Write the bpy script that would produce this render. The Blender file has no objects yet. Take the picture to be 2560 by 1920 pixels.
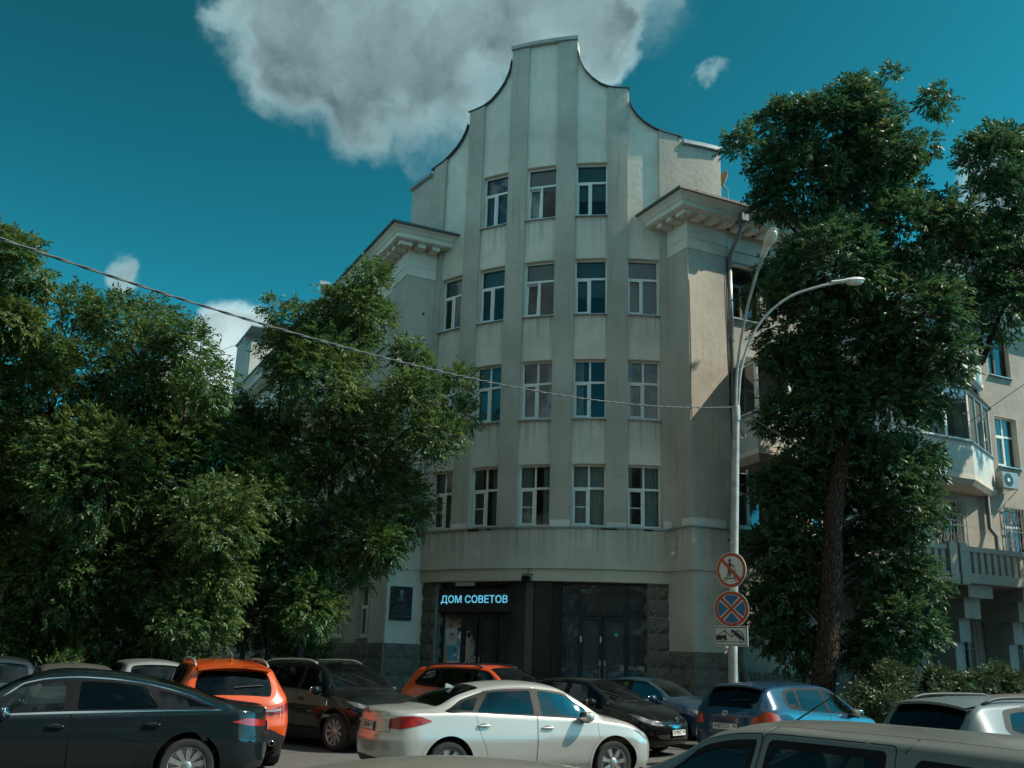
import bpy, math, random
import numpy as np
from mathutils import Matrix, Vector
from mathutils.geometry import delaunay_2d_cdt
R_ = math.radians
scene = bpy.context.scene
col = scene.collection
random.seed(7)

# ------------------------------------------------------------------ camera
cam_data = bpy.data.cameras.new('camera')
cam = bpy.data.objects.new('camera', cam_data)
col.objects.link(cam)
cam_data.sensor_width = 36.0
cam_data.lens = 34.56
cam_data.clip_start = 0.05
cam_data.clip_end = 3000.0
cam.matrix_world = (Matrix.Translation((0, 0, 1.8)) @ Matrix.Rotation(math.pi / 2 + 0.2708, 4, 'X')
                    @ Matrix.Rotation(0.0324, 4, 'Z'))
scene.camera = cam

# ------------------------------------------------------------------ light and view
SUN_AZ = R_(-4.0)       # from +x towards +y
SUN_EL = R_(47.0)
scene.view_settings.view_transform = 'Standard'
scene.view_settings.look = 'None'
scene.view_settings.gamma = 1.0
scene.view_settings.use_curve_mapping = False
scene.view_settings.exposure = 1.38

sun_data = bpy.data.lights.new('sun', 'SUN')
sun_data.energy = 2.4
sun_data.angle = R_(0.53)
sun_data.color = (1.0, 0.90, 0.74)
sun = bpy.data.objects.new('sun', sun_data)
col.objects.link(sun)
sd = Vector((math.cos(SUN_AZ) * math.cos(SUN_EL), math.sin(SUN_AZ) * math.cos(SUN_EL), math.sin(SUN_EL)))
sun.rotation_euler = sd.to_track_quat('Z', 'Y').to_euler()
sun.location = (30, 0, 40)

world = bpy.data.worlds.new('World')
scene.world = world
world.use_nodes = True


class NT:
    """small helper to write node trees"""
    def __init__(s, tree):
        s.t = tree
        tree.nodes.clear()

    def n(s, kind, ins=None, **props):
        nd = s.t.nodes.new(kind)
        for k, v in props.items():
            setattr(nd, k, v)
        for k, v in (ins or {}).items():
            sock = nd.inputs[k]
            if hasattr(v, 'is_linked') or hasattr(v, 'links'):
                s.t.links.new(v, sock)
            else:
                sock.default_value = v
        return nd

    def math(s, op, a, b=0.0, c=0.0, clamp=False):
        nd = s.n('ShaderNodeMath', {0: a, 1: b, 2: c}, operation=op, use_clamp=clamp)
        return nd.outputs[0]

    def vec(s, op, a, b=(0, 0, 0), out=0):
        nd = s.n('ShaderNodeVectorMath', {0: a, 1: b}, operation=op)
        return nd.outputs['Value'] if out == 'v' else nd.outputs[0]

    def noise(s, vec, scale, detail=4.0, rough=0.55, dist=0.0, out='Fac'):
        nd = s.n('ShaderNodeTexNoise', {'Vector': vec, 'Scale': scale, 'Detail': detail, 'Roughness': rough, 'Distortion': dist})
        return nd.outputs[out]

    def ramp(s, fac, stops, interp='LINEAR'):
        nd = s.n('ShaderNodeValToRGB', {'Fac': fac})
        cr = nd.color_ramp
        cr.interpolation = interp
        while len(cr.elements) < len(stops):
            cr.elements.new(0.5)
        for e, (p, c) in zip(cr.elements, stops):
            e.position = p
            e.color = c if len(c) == 4 else (*c, 1)
        return nd.outputs[0]

    def mapr(s, v, a, b, c=0.0, d=1.0, smooth=True):
        nd = s.n('ShaderNodeMapRange', {'Value': v, 'From Min': a, 'From Max': b, 'To Min': c, 'To Max': d},
                 interpolation_type='SMOOTHSTEP' if smooth else 'LINEAR')
        return nd.outputs[0]

    def mix(s, fac, a, b, mode='MIX'):
        nd = s.n('ShaderNodeMix', {}, data_type='RGBA', blend_type=mode)
        for sock, v in ((nd.inputs['Factor'], fac), (nd.inputs['A'], a), (nd.inputs['B'], b)):
            pass
        for idx, v in ((0, fac), (6, a), (7, b)):
            if hasattr(v, 'links'):
                s.t.links.new(v, nd.inputs[idx])
            else:
                nd.inputs[idx].default_value = v if idx == 0 or len(v) == 4 else (*v, 1)
        return nd.outputs[2]


def build_sky():
    k = NT(world.node_tree)
    sky = k.n('ShaderNodeTexSky', sky_type='NISHITA', sun_disc=False, sun_elevation=SUN_EL,
              sun_rotation=math.pi / 2 - SUN_AZ, altitude=250.0, air_density=1.0, dust_density=0.6, ozone_density=3.0)
    # the deep teal of the photographed sky: the sky's own brightness, one hue
    bw = k.n('ShaderNodeRGBToBW', {0: sky.outputs[0]}).outputs[0]
    bw = k.math('MULTIPLY', k.math('POWER', bw, 2.0), SKY_GAIN)
    tint = k.n('ShaderNodeVectorMath', {0: SKY_HUE, 'Scale': bw}, operation='SCALE').outputs[0]
    d = k.n('ShaderNodeTexCoord').outputs['Generated']
    # big broken cumulus: placed puffs (directions in the world), brighter ones are added out of view
    puffs = CLOUD_PUFFS
    wob = k.noise(d, 5.0, 6.0, 0.60, out='Color')
    wob = k.vec('SUBTRACT', wob, (0.5, 0.5, 0.5))
    wv = k.n('ShaderNodeVectorMath', {0: wob, 'Scale': 0.16}, operation='SCALE').outputs[0]
    dw = k.vec('ADD', d, wv)
    dens = None
    for (dx, dy, dz, rad, wt) in puffs:
        dist = k.vec('DISTANCE', dw, (dx, dy, dz), out='v')
        m = k.mapr(dist, rad, rad * 0.25, 0.0, wt)
        dens = m if dens is None else k.math('MAXIMUM', dens, m)
    # clouds out of view behind and beside the camera, thickened and brightened for neutral fill light
    fld = k.noise(d, 2.3, 3.0, 0.5)
    sep = k.n('ShaderNodeSeparateXYZ', {0: d})
    away = k.mapr(sep.outputs['Y'], 0.35, -0.05)
    oth = k.math('MULTIPLY', k.mapr(fld, 0.47, 0.65), away)
    dens = k.math('MAXIMUM', dens, oth)
    det = k.noise(dw, 8.0, 8.0, 0.60)
    cov = k.math('ADD', dens, k.math('MULTIPLY', k.math('SUBTRACT', det, 0.5), 1.25))
    alpha = k.mapr(cov, 0.08, 0.80)
    alpha = k.math('MULTIPLY', alpha, k.mapr(dens, 0.02, 0.26))
    # billows: brighter on the side turned to the sun, grey in the thick middle, whiter towards the horizon
    thick = k.mapr(cov, 0.30, 1.00)
    n0 = k.noise(dw, 5.0, 5.0, 0.52)
    n1 = k.noise(k.vec('ADD', dw, (0.030, 0.0, 0.030)), 5.0, 5.0, 0.52)
    lit = k.math('MULTIPLY', k.math('SUBTRACT', n0, n1), 2.3)
    br = k.math('ADD', k.mapr(thick, 0, 1, 1.25, 0.62), k.math('ADD', lit, 0.0))
    br = k.math('MAXIMUM', k.math('MINIMUM', br, 1.6), 0.34)
    low = k.mapr(sep.outputs['Z'], 0.36, 0.24, 0.0, 0.85)
    cb = k.mix(k.math('MAXIMUM', low, k.math('MULTIPLY', away, 0.5)), (0.98, 1.45, 1.50), (3.1, 3.65, 3.6))
    c = k.n('ShaderNodeVectorMath', {0: cb, 'Scale': br}, operation='SCALE').outputs[0]
    c = k.mix(1.0, c, (CLOUD_GAIN,) * 3, 'MULTIPLY')
    out = k.mix(k.math('MULTIPLY', alpha, 0.90), tint, c)
    bg = k.n('ShaderNodeBackground', {'Color': out, 'Strength': SKY_STRENGTH})
    o = k.n('ShaderNodeOutputWorld', {'Surface': bg.outputs[0]})


SKY_STRENGTH = 0.14
SKY_HUE = (0.036, 0.585, 0.85)
SKY_GAIN = 0.23
CLOUD_GAIN = 1.0


# cloud puffs: direction in the sky, angular size, density
CLOUD_PUFFS = [
    (-0.2059, 0.8009, 0.5622, 0.1, 0.9),
    (-0.2164, 0.8231, 0.525, 0.085, 0.8),
    (-0.1551, 0.8178, 0.5542, 0.12, 0.85),
    (-0.1597, 0.8498, 0.5024, 0.075, 0.75),
    (-0.0872, 0.8194, 0.5665, 0.13, 0.85),
    (-0.1062, 0.8483, 0.5188, 0.1, 0.62),
    (-0.048, 0.8512, 0.5227, 0.09, 0.52),
    (-0.0667, 0.8753, 0.4789, 0.075, 0.4),
    (-0.1017, 0.8841, 0.456, 0.045, 0.34),
    (-0.0227, 0.8108, 0.5849, 0.11, 0.75),
    (0.0196, 0.8143, 0.5802, 0.055, 0.8),
    (0.0455, 0.8047, 0.5919, 0.06, 0.8),
    (0.0724, 0.8072, 0.5859, 0.055, 0.85),
    (0.0838, 0.8239, 0.5606, 0.045, 0.78),
    (0.0508, 0.8211, 0.5685, 0.04, 0.6),
    (-0.1166, 0.7691, 0.6284, 0.2, 1.0),
    (-0.0061, 0.7636, 0.6456, 0.2, 1.0),
    (-0.2514, 0.787, 0.5634, 0.055, 0.6),
    (0.1852, 0.8247, 0.5343, 0.03, 0.55),
    (-0.2817, 0.9206, 0.2704, 0.065, 0.85),
    (-0.2713, 0.9188, 0.2866, 0.045, 0.8),
    (-0.3024, 0.921, 0.2455, 0.06, 0.8),
    (-0.3749, 0.8705, 0.3189, 0.03, 0.5),
    (0.4428, 0.7856, 0.4321, 0.045, 0.85),
    (0.4669, 0.7873, 0.4027, 0.08, 0.9),
]
build_sky()
world.cycles.sampling_method = 'MANUAL'
world.cycles.sample_map_resolution = 512
scene.cycles.max_bounces = 7
scene.cycles.diffuse_bounces = 3
scene.cycles.glossy_bounces = 4
scene.cycles.transparent_max_bounces = 14
scene.cycles.use_denoising = True
scene.cycles.use_adaptive_sampling = True
scene.cycles.adaptive_threshold = 0.02

# ------------------------------------------------------------------ materials
MATS = {}


def new_mat(name):
    m = bpy.data.materials.new(name)
    m.use_nodes = True
    return m, NT(m.node_tree)


def fin(k, shader, disp=None):
    ins = {'Surface': shader}
    k.n('ShaderNodeOutputMaterial', ins)


def principled(k, **ins):
    mp = {'color': 'Base Color', 'rough': 'Roughness', 'metal': 'Metallic', 'spec': 'Specular IOR Level', 'coat': 'Coat Weight',
          'coat_r': 'Coat Roughness', 'normal': 'Normal', 'emis': 'Emission Color', 'emis_s': 'Emission Strength', 'trans': 'Transmission Weight'}
    d = {}
    for a, v in ins.items():
        if a in ('color', 'emis') and not hasattr(v, 'links') and len(v) == 3:
            v = (*v, 1)
        d[mp[a]] = v
    return k.n('ShaderNodeBsdfPrincipled', d)


def bump(k, h, strength=0.3, dist=0.02):
    return k.n('ShaderNodeBump', {'Height': h, 'Strength': strength, 'Distance': dist}).outputs[0]


def m_simple(name, color, rough=0.6, var=0.12, scale=6.0, metal=0.0, spec=0.5, bumps=0.0, bscale=60.0, coords='Object'):
    if name in MATS:
        return MATS[name]
    m, k = new_mat(name)
    tc = k.n('ShaderNodeTexCoord').outputs[coords]
    nz = k.noise(tc, scale, 5.0, 0.6)
    lo = tuple(c * (1 - var) for c in color)
    hi = tuple(min(1, c * (1 + var)) for c in color)
    c = k.ramp(nz, [(0.3, lo), (0.7, hi)])
    ins = dict(color=c, rough=rough, metal=metal, spec=spec)
    if bumps:
        ins['normal'] = bump(k, k.noise(tc, bscale, 4.0, 0.6), bumps, 0.01)
    fin(k, principled(k, **ins).outputs[0])
    MATS[name] = m
    return m


def m_plaster(name, color, grime_veil=0.35, rough_bump=0.5, sills=()):
    m, k = new_mat(name)
    tc = k.n('ShaderNodeTexCoord').outputs['Object']
    big = k.noise(tc, 0.55, 4.0, 0.6)
    mid = k.noise(tc, 3.5, 5.0, 0.65)
    st = k.n('ShaderNodeMapping', {'Vector': tc, 'Scale': (5.0, 5.0, 0.28)}).outputs[0]
    streak = k.noise(st, 1.0, 5.0, 0.65)
    d = tuple(c * 0.80 for c in color)
    h = tuple(min(1, c * 1.10) for c in color)
    c = k.ramp(big, [(0.32, d), (0.68, h)])
    c = k.mix(k.mapr(mid, 0.35, 0.75, 0.0, 0.16), c, tuple(x * 0.72 for x in color))
    c = k.mix(k.mapr(streak, 0.52, 0.78, 0.0, grime_veil), c, (color[0] * .52, color[1] * .55, color[2] * .52))
    if sills:
        pz = k.n('ShaderNodeSeparateXYZ', {0: tc}).outputs['Z']
        thin = k.noise(k.n('ShaderNodeMapping', {'Vector': tc, 'Scale': (9.0, 9.0, 0.12)}).outputs[0], 1.0, 4.0, 0.6)
        for zz in sills:
            w_ = k.math('MULTIPLY', k.mapr(pz, zz - 1.3, zz, 0, 1), k.math('LESS_THAN', pz, zz))
            c = k.mix(k.math('MULTIPLY', w_, k.mapr(thin, .42, .70, 0.08, .78)), c, tuple(x * .50 for x in color))
    crk = k.n('ShaderNodeTexVoronoi', {'Vector': k.vec('ADD', tc, k.n('ShaderNodeVectorMath', {0: k.noise(tc, 2.0, 6.0, .7, out='Color'), 'Scale': .9}, operation='SCALE').outputs[0]), 'Scale': .42}, feature='DISTANCE_TO_EDGE').outputs['Distance']
    c = k.mix(k.math('MULTIPLY', k.mapr(crk, .006, .0, 0, .5), k.mapr(big, .45, .6)), c, tuple(x * .4 for x in color))
    # fine pale repairs
    rep = k.noise(tc, 1.7, 2.0, 0.4)
    c = k.mix(k.mapr(rep, 0.70, 0.73, 0.0, 0.22), c, tuple(min(1, x * 1.22) for x in color))
    fine = k.noise(tc, 38.0, 6.0, 0.7)
    wav = k.noise(tc, 5.0, 3.0, 0.5)
    hgt = k.math('ADD', k.math('MULTIPLY', fine, 0.5), k.math('MULTIPLY', wav, 0.8))
    fin(k, principled(k, color=c, rough=0.93, spec=0.15, normal=bump(k, hgt, rough_bump, 0.03)).outputs[0])
    MATS[name] = m
    return m


WALL = m_plaster('wall_plaster', (0.475, 0.435, 0.365), 0.58)
BAY = m_plaster('bay_plaster', (0.70, 0.645, 0.54), 0.35, .5, (5.57, 8.88, 12.27, 15.65))
FRIEZE = m_plaster('frieze_plaster', (0.70, 0.65, 0.55), 0.25, 0.3)
BANDM = m_plaster('band_plaster', (0.60, 0.56, 0.475), 0.38, .5, (5.55,))
LINTEL = m_plaster('lintel_plaster', (0.60, 0.54, 0.42), 0.35)
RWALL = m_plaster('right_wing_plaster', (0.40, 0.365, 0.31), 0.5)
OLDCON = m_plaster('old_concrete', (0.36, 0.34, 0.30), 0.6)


def m_stone():
    m, k = new_mat('rusticated_stone')
    tc = k.n('ShaderNodeTexCoord').outputs['Object']
    a = k.noise(tc, 2.2, 5.0, 0.6)
    b = k.noise(tc, 14.0, 6.0, 0.7)
    oi = k.n('ShaderNodeObjectInfo').outputs['Random']
    c = k.ramp(a, [(0.3, (0.105, 0.100, 0.085)), (0.55, (0.185, 0.172, 0.145)), (0.75, (0.26, 0.24, 0.20))])
    c = k.mix(k.math('MULTIPLY', oi, 0.45), c, (0.14, 0.142, 0.132))
    c = k.mix(k.mapr(b, 0.55, 0.8, 0, 0.5), c, (0.32, 0.295, 0.25))
    vor = k.n('ShaderNodeTexVoronoi', {'Vector': k.vec('ADD', tc, k.noise(tc, 3.0, 4.0, out='Color')), 'Scale': 4.5}).outputs['Distance']
    h = k.math('ADD', k.math('MULTIPLY', vor, 0.9), k.math('MULTIPLY', b, 0.5))
    fin(k, principled(k, color=c, rough=0.9, spec=0.25, normal=bump(k, h, 0.9, 0.07)).outputs[0])
    return m


STONE = m_stone()


def m_granite():
    m, k = new_mat('polished_black_granite')
    tc = k.n('ShaderNodeTexCoord').outputs['Object']
    a = k.noise(tc, 55.0, 3.0, 0.7)
    c = k.ramp(a, [(0.4, (0.008, 0.010, 0.011)), (0.72, (0.05, 0.055, 0.055))])
    dust = k.noise(k.n('ShaderNodeMapping', {'Vector': tc, 'Scale': (9, 9, .8)}).outputs[0], 1.0, 5.0, 0.7)
    c = k.mix(k.mapr(dust, 0.55, 0.8, 0, 0.35), c, (0.10, 0.105, 0.10))
    fin(k, principled(k, color=c, rough=0.22, spec=0.22).outputs[0])
    return m


GRANITE = m_granite()


def m_glass(name, tint=(0.55, 0.66, 0.64), refl=(0.92, 0.97, 1.0), f0=0.10, wav=0.0, rough=0.015, grime_veil=0.0):
    """thin glazing: see-through by tint, mirror by fresnel"""
    m, k = new_mat(name)
    tc = k.n('ShaderNodeTexCoord').outputs['Object']
    nrm = None
    ins = {'Color': (*refl, 1), 'Roughness': rough}
    lw_ins = {'Blend': 0.5}
    if wav:
        nrm = bump(k, k.noise(tc, 1.6, 2.0, 0.4), wav, 0.12)
        ins['Normal'] = nrm
    gl = k.n('ShaderNodeBsdfGlossy', ins).outputs[0]
    fr = k.n('ShaderNodeFresnel', {'IOR': 1.5}).outputs[0]
    fac = k.math('ADD', fr, f0, clamp=True)
    tr = k.n('ShaderNodeBsdfTransparent', {'Color': (*tint, 1)}).outputs[0]
    if grime_veil:
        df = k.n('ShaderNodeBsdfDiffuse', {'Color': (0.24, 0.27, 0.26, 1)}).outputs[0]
        g = k.mapr(k.noise(tc, 3.0, 5.0, 0.6), 0.3, 0.8, grime_veil * .4, grime_veil)
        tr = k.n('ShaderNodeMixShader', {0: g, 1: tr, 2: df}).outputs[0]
    mx = k.n('ShaderNodeMixShader', {0: fac, 1: tr, 2: gl}).outputs[0]
    fin(k, mx)
    MATS[name] = m
    return m


WGLASS = m_glass('window_glass', (0.75, 0.83, 0.81), f0=0.015, wav=0.10, grime_veil=0.05)
SHOPGLASS = m_glass('shop_glass', (0.50, 0.55, 0.55), f0=0.05, wav=0.05, grime_veil=0.28)  # grey veil raised well past real dirt to brighten the dark entrance panes
CARGLASS = m_glass('car_glass', (0.50, 0.60, 0.58), (.62, .66, .68), f0=0.03, grime_veil=0.014)
CARGLASS_D = m_glass('car_glass_tinted', (0.06, 0.07, 0.07), (.62, .66, .68), f0=0.01, grime_veil=0.012)

PVC = m_simple('white_pvc', (0.76, 0.76, 0.70), 0.45, 0.06, 4)
BROWNWOOD = m_simple('brown_frame', (0.10, 0.065, 0.045), 0.6, 0.2, 8)
DARKFRAME = m_simple('black_aluminium', (0.018, 0.020, 0.021), 0.4, 0.2, 5)
ROOM = m_simple('room_interior', (0.22, 0.20, 0.17), 0.9, 0.2, 1)
CURTAIN = m_simple('curtain_fabric', (0.52, 0.53, 0.50), 0.95, 0.1, 3)
BLIND = m_simple('roller_blind', (0.15, 0.20, 0.21), 0.95, 0.06, 3)
ZINC = m_simple('zinc_flashing', (0.36, 0.38, 0.37), 0.38, 0.15, 5, metal=0.6)
ROOFM = m_simple('dark_roof_metal', (0.055, 0.062, 0.065), 0.5, 0.2, 2)
PIPE_D = m_simple('painted_downpipe', (0.15, 0.155, 0.15), 0.5, 0.15, 4)
GREYMET = m_simple('grey_metal', (0.30, 0.305, 0.29), 0.45, 0.12, 6, metal=0.35)
LAMPGREY = m_simple('galvanised_pole', (0.36, 0.36, 0.335), 0.6, 0.3, 4, metal=0.25)
BLACKP = m_simple('black_plastic', (0.016, 0.017, 0.017), 0.55, 0.2, 10)
RUBBER = m_simple('tyre_rubber', (0.022, 0.022, 0.021), 0.85, 0.25, 30)
WHITEP = m_simple('white_paint', (0.66, 0.66, 0.60), 0.5, 0.06, 8)
IRON = m_simple('wrought_iron', (0.20, 0.20, 0.185), 0.6, 0.2, 8)

# ------------------------------------------------------------------ mesh helpers
class MB:
    """collects faces; build() links them as one mesh object"""
    def __init__(s):
        s.v = []
        s.f = []

    def add(s, vs, fs):
        o = len(s.v)
        s.v.extend([tuple(p) for p in vs])
        s.f.extend([tuple(i + o for i in f) for f in fs])
        return s

    def box(s, x0, x1, y0, y1, z0, z1, M=None):
        vs = [(x, y, z) for z in (z0, z1) for y in (y0, y1) for x in (x0, x1)]
        if M is not None:
            vs = [M @ Vector(p) for p in vs]
        return s.add(vs, [(0, 2, 3, 1), (4, 5, 7, 6), (0, 1, 5, 4), (2, 6, 7, 3), (0, 4, 6, 2), (1, 3, 7, 5)])

    def prism(s, poly, h0, h1, M=None):
        """poly in local x,z ; extruded along y h0..h1"""
        n = len(poly)
        vs = [(x, h0, z) for x, z in poly] + [(x, h1, z) for x, z in poly]
        if M is not None:
            vs = [M @ Vector(p) for p in vs]
        fs = [tuple(range(n)), tuple(range(2 * n - 1, n - 1, -1))]
        fs += [(i, i + n, (i + 1) % n + n, (i + 1) % n) for i in range(n)]
        return s.add(vs, fs)

    def plan(s, poly, z0, z1, M=None):
        n = len(poly)
        vs = [(x, y, z0) for x, y in poly] + [(x, y, z1) for x, y in poly]
        if M is not None:
            vs = [M @ Vector(p) for p in vs]
        fs = [tuple(range(n - 1, -1, -1)), tuple(range(n, 2 * n))]
        fs += [(i, (i + 1) % n, (i + 1) % n + n, i + n) for i in range(n)]
        return s.add(vs, fs)

    def arc(s, a0, a1, z0, z1, r0, r1, seg=None):
        """curved block about the z axis; angle 0 looks to -y; z1 may be a function of the angle"""
        seg = seg or max(1, int(abs(a1 - a0) / R_(2.0)))
        vs, fs = [], []
        for i in range(seg + 1):
            a = a0 + (a1 - a0) * i / seg
            zt = z1(a) if callable(z1) else z1
            zb = z0(a) if callable(z0) else z0
            sn, cs = math.sin(a), math.cos(a)
            vs += [(r1 * sn, -r1 * cs, zb), (r1 * sn, -r1 * cs, zt), (r0 * sn, -r0 * cs, zt), (r0 * sn, -r0 * cs, zb)]
        for i in range(seg):
            p, q = 4 * i, 4 * i + 4
            for j in range(4):
                fs.append((p + j, q + j, q + (j + 1) % 4, p + (j + 1) % 4))
        fs.append((0, 1, 2, 3))
        e = 4 * seg
        fs.append((e + 3, e + 2, e + 1, e))
        return s.add(vs, fs)

    def tube(s, pts, rad, seg=8, caps=True):
        pts = [Vector(p) for p in pts]
        n = len(pts)
        rads = rad if isinstance(rad, (list, tuple)) else [rad] * n
        up = Vector((0, 0, 1))
        rings = []
        prev = None
        for i, p in enumerate(pts):
            t = (pts[min(i + 1, n - 1)] - pts[max(i - 1, 0)])
            t = t.normalized() if t.length > 1e-9 else Vector((0, 0, 1))
            if prev is None:
                a = t.cross(up)
                if a.length < 0.05:
                    a = t.cross(Vector((1, 0, 0)))
            else:
                a = prev - t * prev.dot(t)
                if a.length < 1e-4:
                    a = t.cross(up)
            a.normalize()
            prev = a
            b = t.cross(a)
            rings.append([p + (a * math.cos(2 * math.pi * j / seg) + b * math.sin(2 * math.pi * j / seg)) * rads[i] for j in range(seg)])
        vs = [q for r in rings for q in r]
        fs = []
        for i in range(n - 1):
            for j in range(seg):
                fs.append((i * seg + j, i * seg + (j + 1) % seg, (i + 1) * seg + (j + 1) % seg, (i + 1) * seg + j))
        if caps:
            fs.append(tuple(range(seg - 1, -1, -1)))
            fs.append(tuple((n - 1) * seg + j for j in range(seg)))
        return s.add(vs, fs)

    def lathe(s, prof, seg=24, M=None, closed=False):
        """prof: (radius, height) about z"""
        n = len(prof)
        vs = []
        for j in range(seg):
            a = 2 * math.pi * j / seg
            vs += [(r * math.cos(a), r * math.sin(a), z) for r, z in prof]
        if M is not None:
            vs = [M @ Vector(p) for p in vs]
        fs = []
        m = n if closed else n - 1
        for j in range(seg):
            k = (j + 1) % seg
            for i in range(m):
                fs.append((j * n + i, k * n + i, k * n + (i + 1) % n, j * n + (i + 1) % n))
        return s.add(vs, fs)

    def mesh(s, name, mat=None, smooth=False, angle=None):
        me = bpy.data.meshes.new(name)
        me.from_pydata(s.v, [], s.f)
        if mat is not None:
            me.materials.append(mat)
        if smooth:
            me.polygons.foreach_set('use_smooth', [True] * len(me.polygons))
            if angle:
                me.set_sharp_from_angle(angle=angle)
        me.update()
        return me

    def build(s, name, mat, parent=None, smooth=False, angle=None, loc=None, rz=None):
        return link(name, s.mesh(name, mat, smooth, angle), parent, loc, rz)


def link(name, me, parent=None, loc=None, rz=None):
    o = bpy.data.objects.new(name, me)
    col.objects.link(o)
    if parent is not None:
        o.parent = parent
    if loc is not None:
        o.location = loc
    if rz is not None:
        o.rotation_euler = (0, 0, rz)
    return o


def tag(o, label=None, cat=None, group=None, kind=None):
    if label:
        o['label'] = label
    if cat:
        o['category'] = cat
    if group:
        o['group'] = group
    if kind:
        o['kind'] = kind
    return o


def thing(name, label, cat, loc=(0, 0, 0), rz=0.0, group=None):
    o = bpy.data.objects.new(name, None)
    col.objects.link(o)
    o.location = loc
    o.rotation_euler = (0, 0, rz)
    o.empty_display_size = 0.3
    return tag(o, label, cat, group)


def text_mesh(body, size, extrude=0.0, align='CENTER', spacing=1.0, bold=0.0):
    c = bpy.data.curves.new('lettering', 'FONT')
    c.body = body
    c.size = size
    c.extrude = extrude
    c.offset = bold
    c.align_x = align
    c.align_y = 'CENTER'
    c.space_character = spacing
    o = bpy.data.objects.new('lettering', c)
    col.objects.link(o)
    bpy.context.view_layer.update()
    me = bpy.data.meshes.new_from_object(o.evaluated_get(bpy.context.evaluated_depsgraph_get()))
    bpy.data.objects.remove(o)
    bpy.data.curves.remove(c)
    me.name = 'lettering'
    return me


def text_obj(name, body, size, mat, parent, M, extrude=0.002, align='CENTER', spacing=1.0, bold=0.0, fit=None):
    """flat lettering; M maps the text's x,y,z"""
    me = text_mesh(body, size, extrude, align, spacing, bold)
    if fit and len(me.vertices):
        xs = [v.co.x for v in me.vertices]
        w = max(xs) - min(xs)
        me.transform(Matrix.Diagonal((fit / w, 1, 1, 1)))
    me.transform(M)
    me.materials.clear()
    me.materials.append(mat)
    return link(name, me, parent)


def wall_open(mb, x0, x1, z0, z1, y0, y1, ops, M=None):
    """flat wall with rectangular openings (ox0, ox1, oz0, oz1)"""
    xs = sorted({x0, x1, *[o[0] for o in ops], *[o[1] for o in ops]})
    for a, b in zip(xs[:-1], xs[1:]):
        m = (a + b) / 2
        cut = sorted([(o[2], o[3]) for o in ops if o[0] < m < o[1]])
        z = z0
        for c0, c1 in cut:
            if c0 > z:
                mb.box(a, b, y0, y1, z, c0, M)
            z = max(z, c1)
        if z < z1:
            mb.box(a, b, y0, y1, z, z1, M)

# ------------------------------------------------------------------ ground
def m_asphalt():
    m, k = new_mat('asphalt')
    tc = k.n('ShaderNodeTexCoord').outputs['Object']
    a = k.noise(tc, 0.35, 5.0, 0.6)
    b = k.noise(tc, 90.0, 3.0, 0.6)
    c = k.ramp(a, [(0.3, (0.070, 0.070, 0.068)), (0.7, (0.125, 0.120, 0.110))])
    c = k.mix(k.mapr(b, 0.55, 0.8, 0, 0.4), c, (0.17, 0.165, 0.155))
    fin(k, principled(k, color=c, rough=0.85, spec=0.3, normal=bump(k, b, 0.5, 0.01)).outputs[0])
    return m


ASPHALT = m_asphalt()
PAVE = m_simple('pavement_concrete', (0.26, 0.25, 0.225), 0.9, 0.2, 1.2, bumps=0.3, bscale=40)
SOIL = m_simple('soil', (0.05, 0.043, 0.032), 0.95, 0.35, 2.0, bumps=0.6, bscale=12)
KERB = m_simple('kerb_stone', (0.26, 0.255, 0.235), 0.85, 0.15, 3)
tag(MB().box(-1500, 1500, -1500, 1500, -0.4, -0.012).build('ground', SOIL), kind='structure')
tag(MB().box(-140, 140, -90, 25.6, -0.3, 0.0, Matrix.Translation((0, 0, 0)) @ Matrix.Rotation(R_(26.2), 4, 'Z')).build('road', ASPHALT), kind='structure')
# raised pavement in front of the house, edged by kerb stones
PM = Matrix.Rotation(R_(26.2), 4, 'Z')
tag(MB().box(8.0, 60, 21.7, 62, -0.2, 0.13, PM).build('pavement', PAVE), kind='structure')
kb = None
for i in range(24):
    x0 = 8.0 + i * 1.0
    o = MB().box(x0 + .006, x0 + .994, 21.52, 21.69, -0.1, 0.15, PM).build('kerb_stone', KERB)
    if kb is None:
        kb = tag(o, kind='structure')
        o.name = 'kerb'
    else:
        o.parent = kb

# ------------------------------------------------------------------ corner building
BX, BY, BTH, RB = 3.5839, 37.9649, -0.3283, 8.754
HOUSE = thing('corner_house', 'pale grey plaster corner house with bowed front and stepped curved gable', 'building', (BX, BY, 0), BTH)
ROW_T = [7.52, 10.84, 14.22, 17.62]
ROW_B = [5.59, 8.91, 12.30, 15.68]
HW, SPC = 3.42, 11.03          # half bay and bay spacing in degrees
Z_LEDGE, Z_CAN, Z_LIN, Z_PL = 5.57, 4.36, 4.00, 2.12


def gable_top(a):
    d = abs(math.degrees(a))
    ks = [(0, 22.24), (7.75, 22.24), (7.76, 21.9), (8.3, 21.4), (9.4, 21.02), (11.0, 20.71), (12.8, 20.48), (14.7, 20.35), (17, 20.31), (19.05, 20.31),
          (19.06, 19.85), (19.6, 19.58), (20.6, 19.34), (22.2, 19.09), (24.2, 18.90), (26.6, 18.75), (30.8, 18.66), (30.81, 18.42), (40, 18.38)]
    for (x0, z0), (x1, z1) in zip(ks[:-1], ks[1:]):
        if d <= x1:
            return z0 + (z1 - z0) * (d - x0) / (x1 - x0)
    return ks[-1][1]


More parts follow.
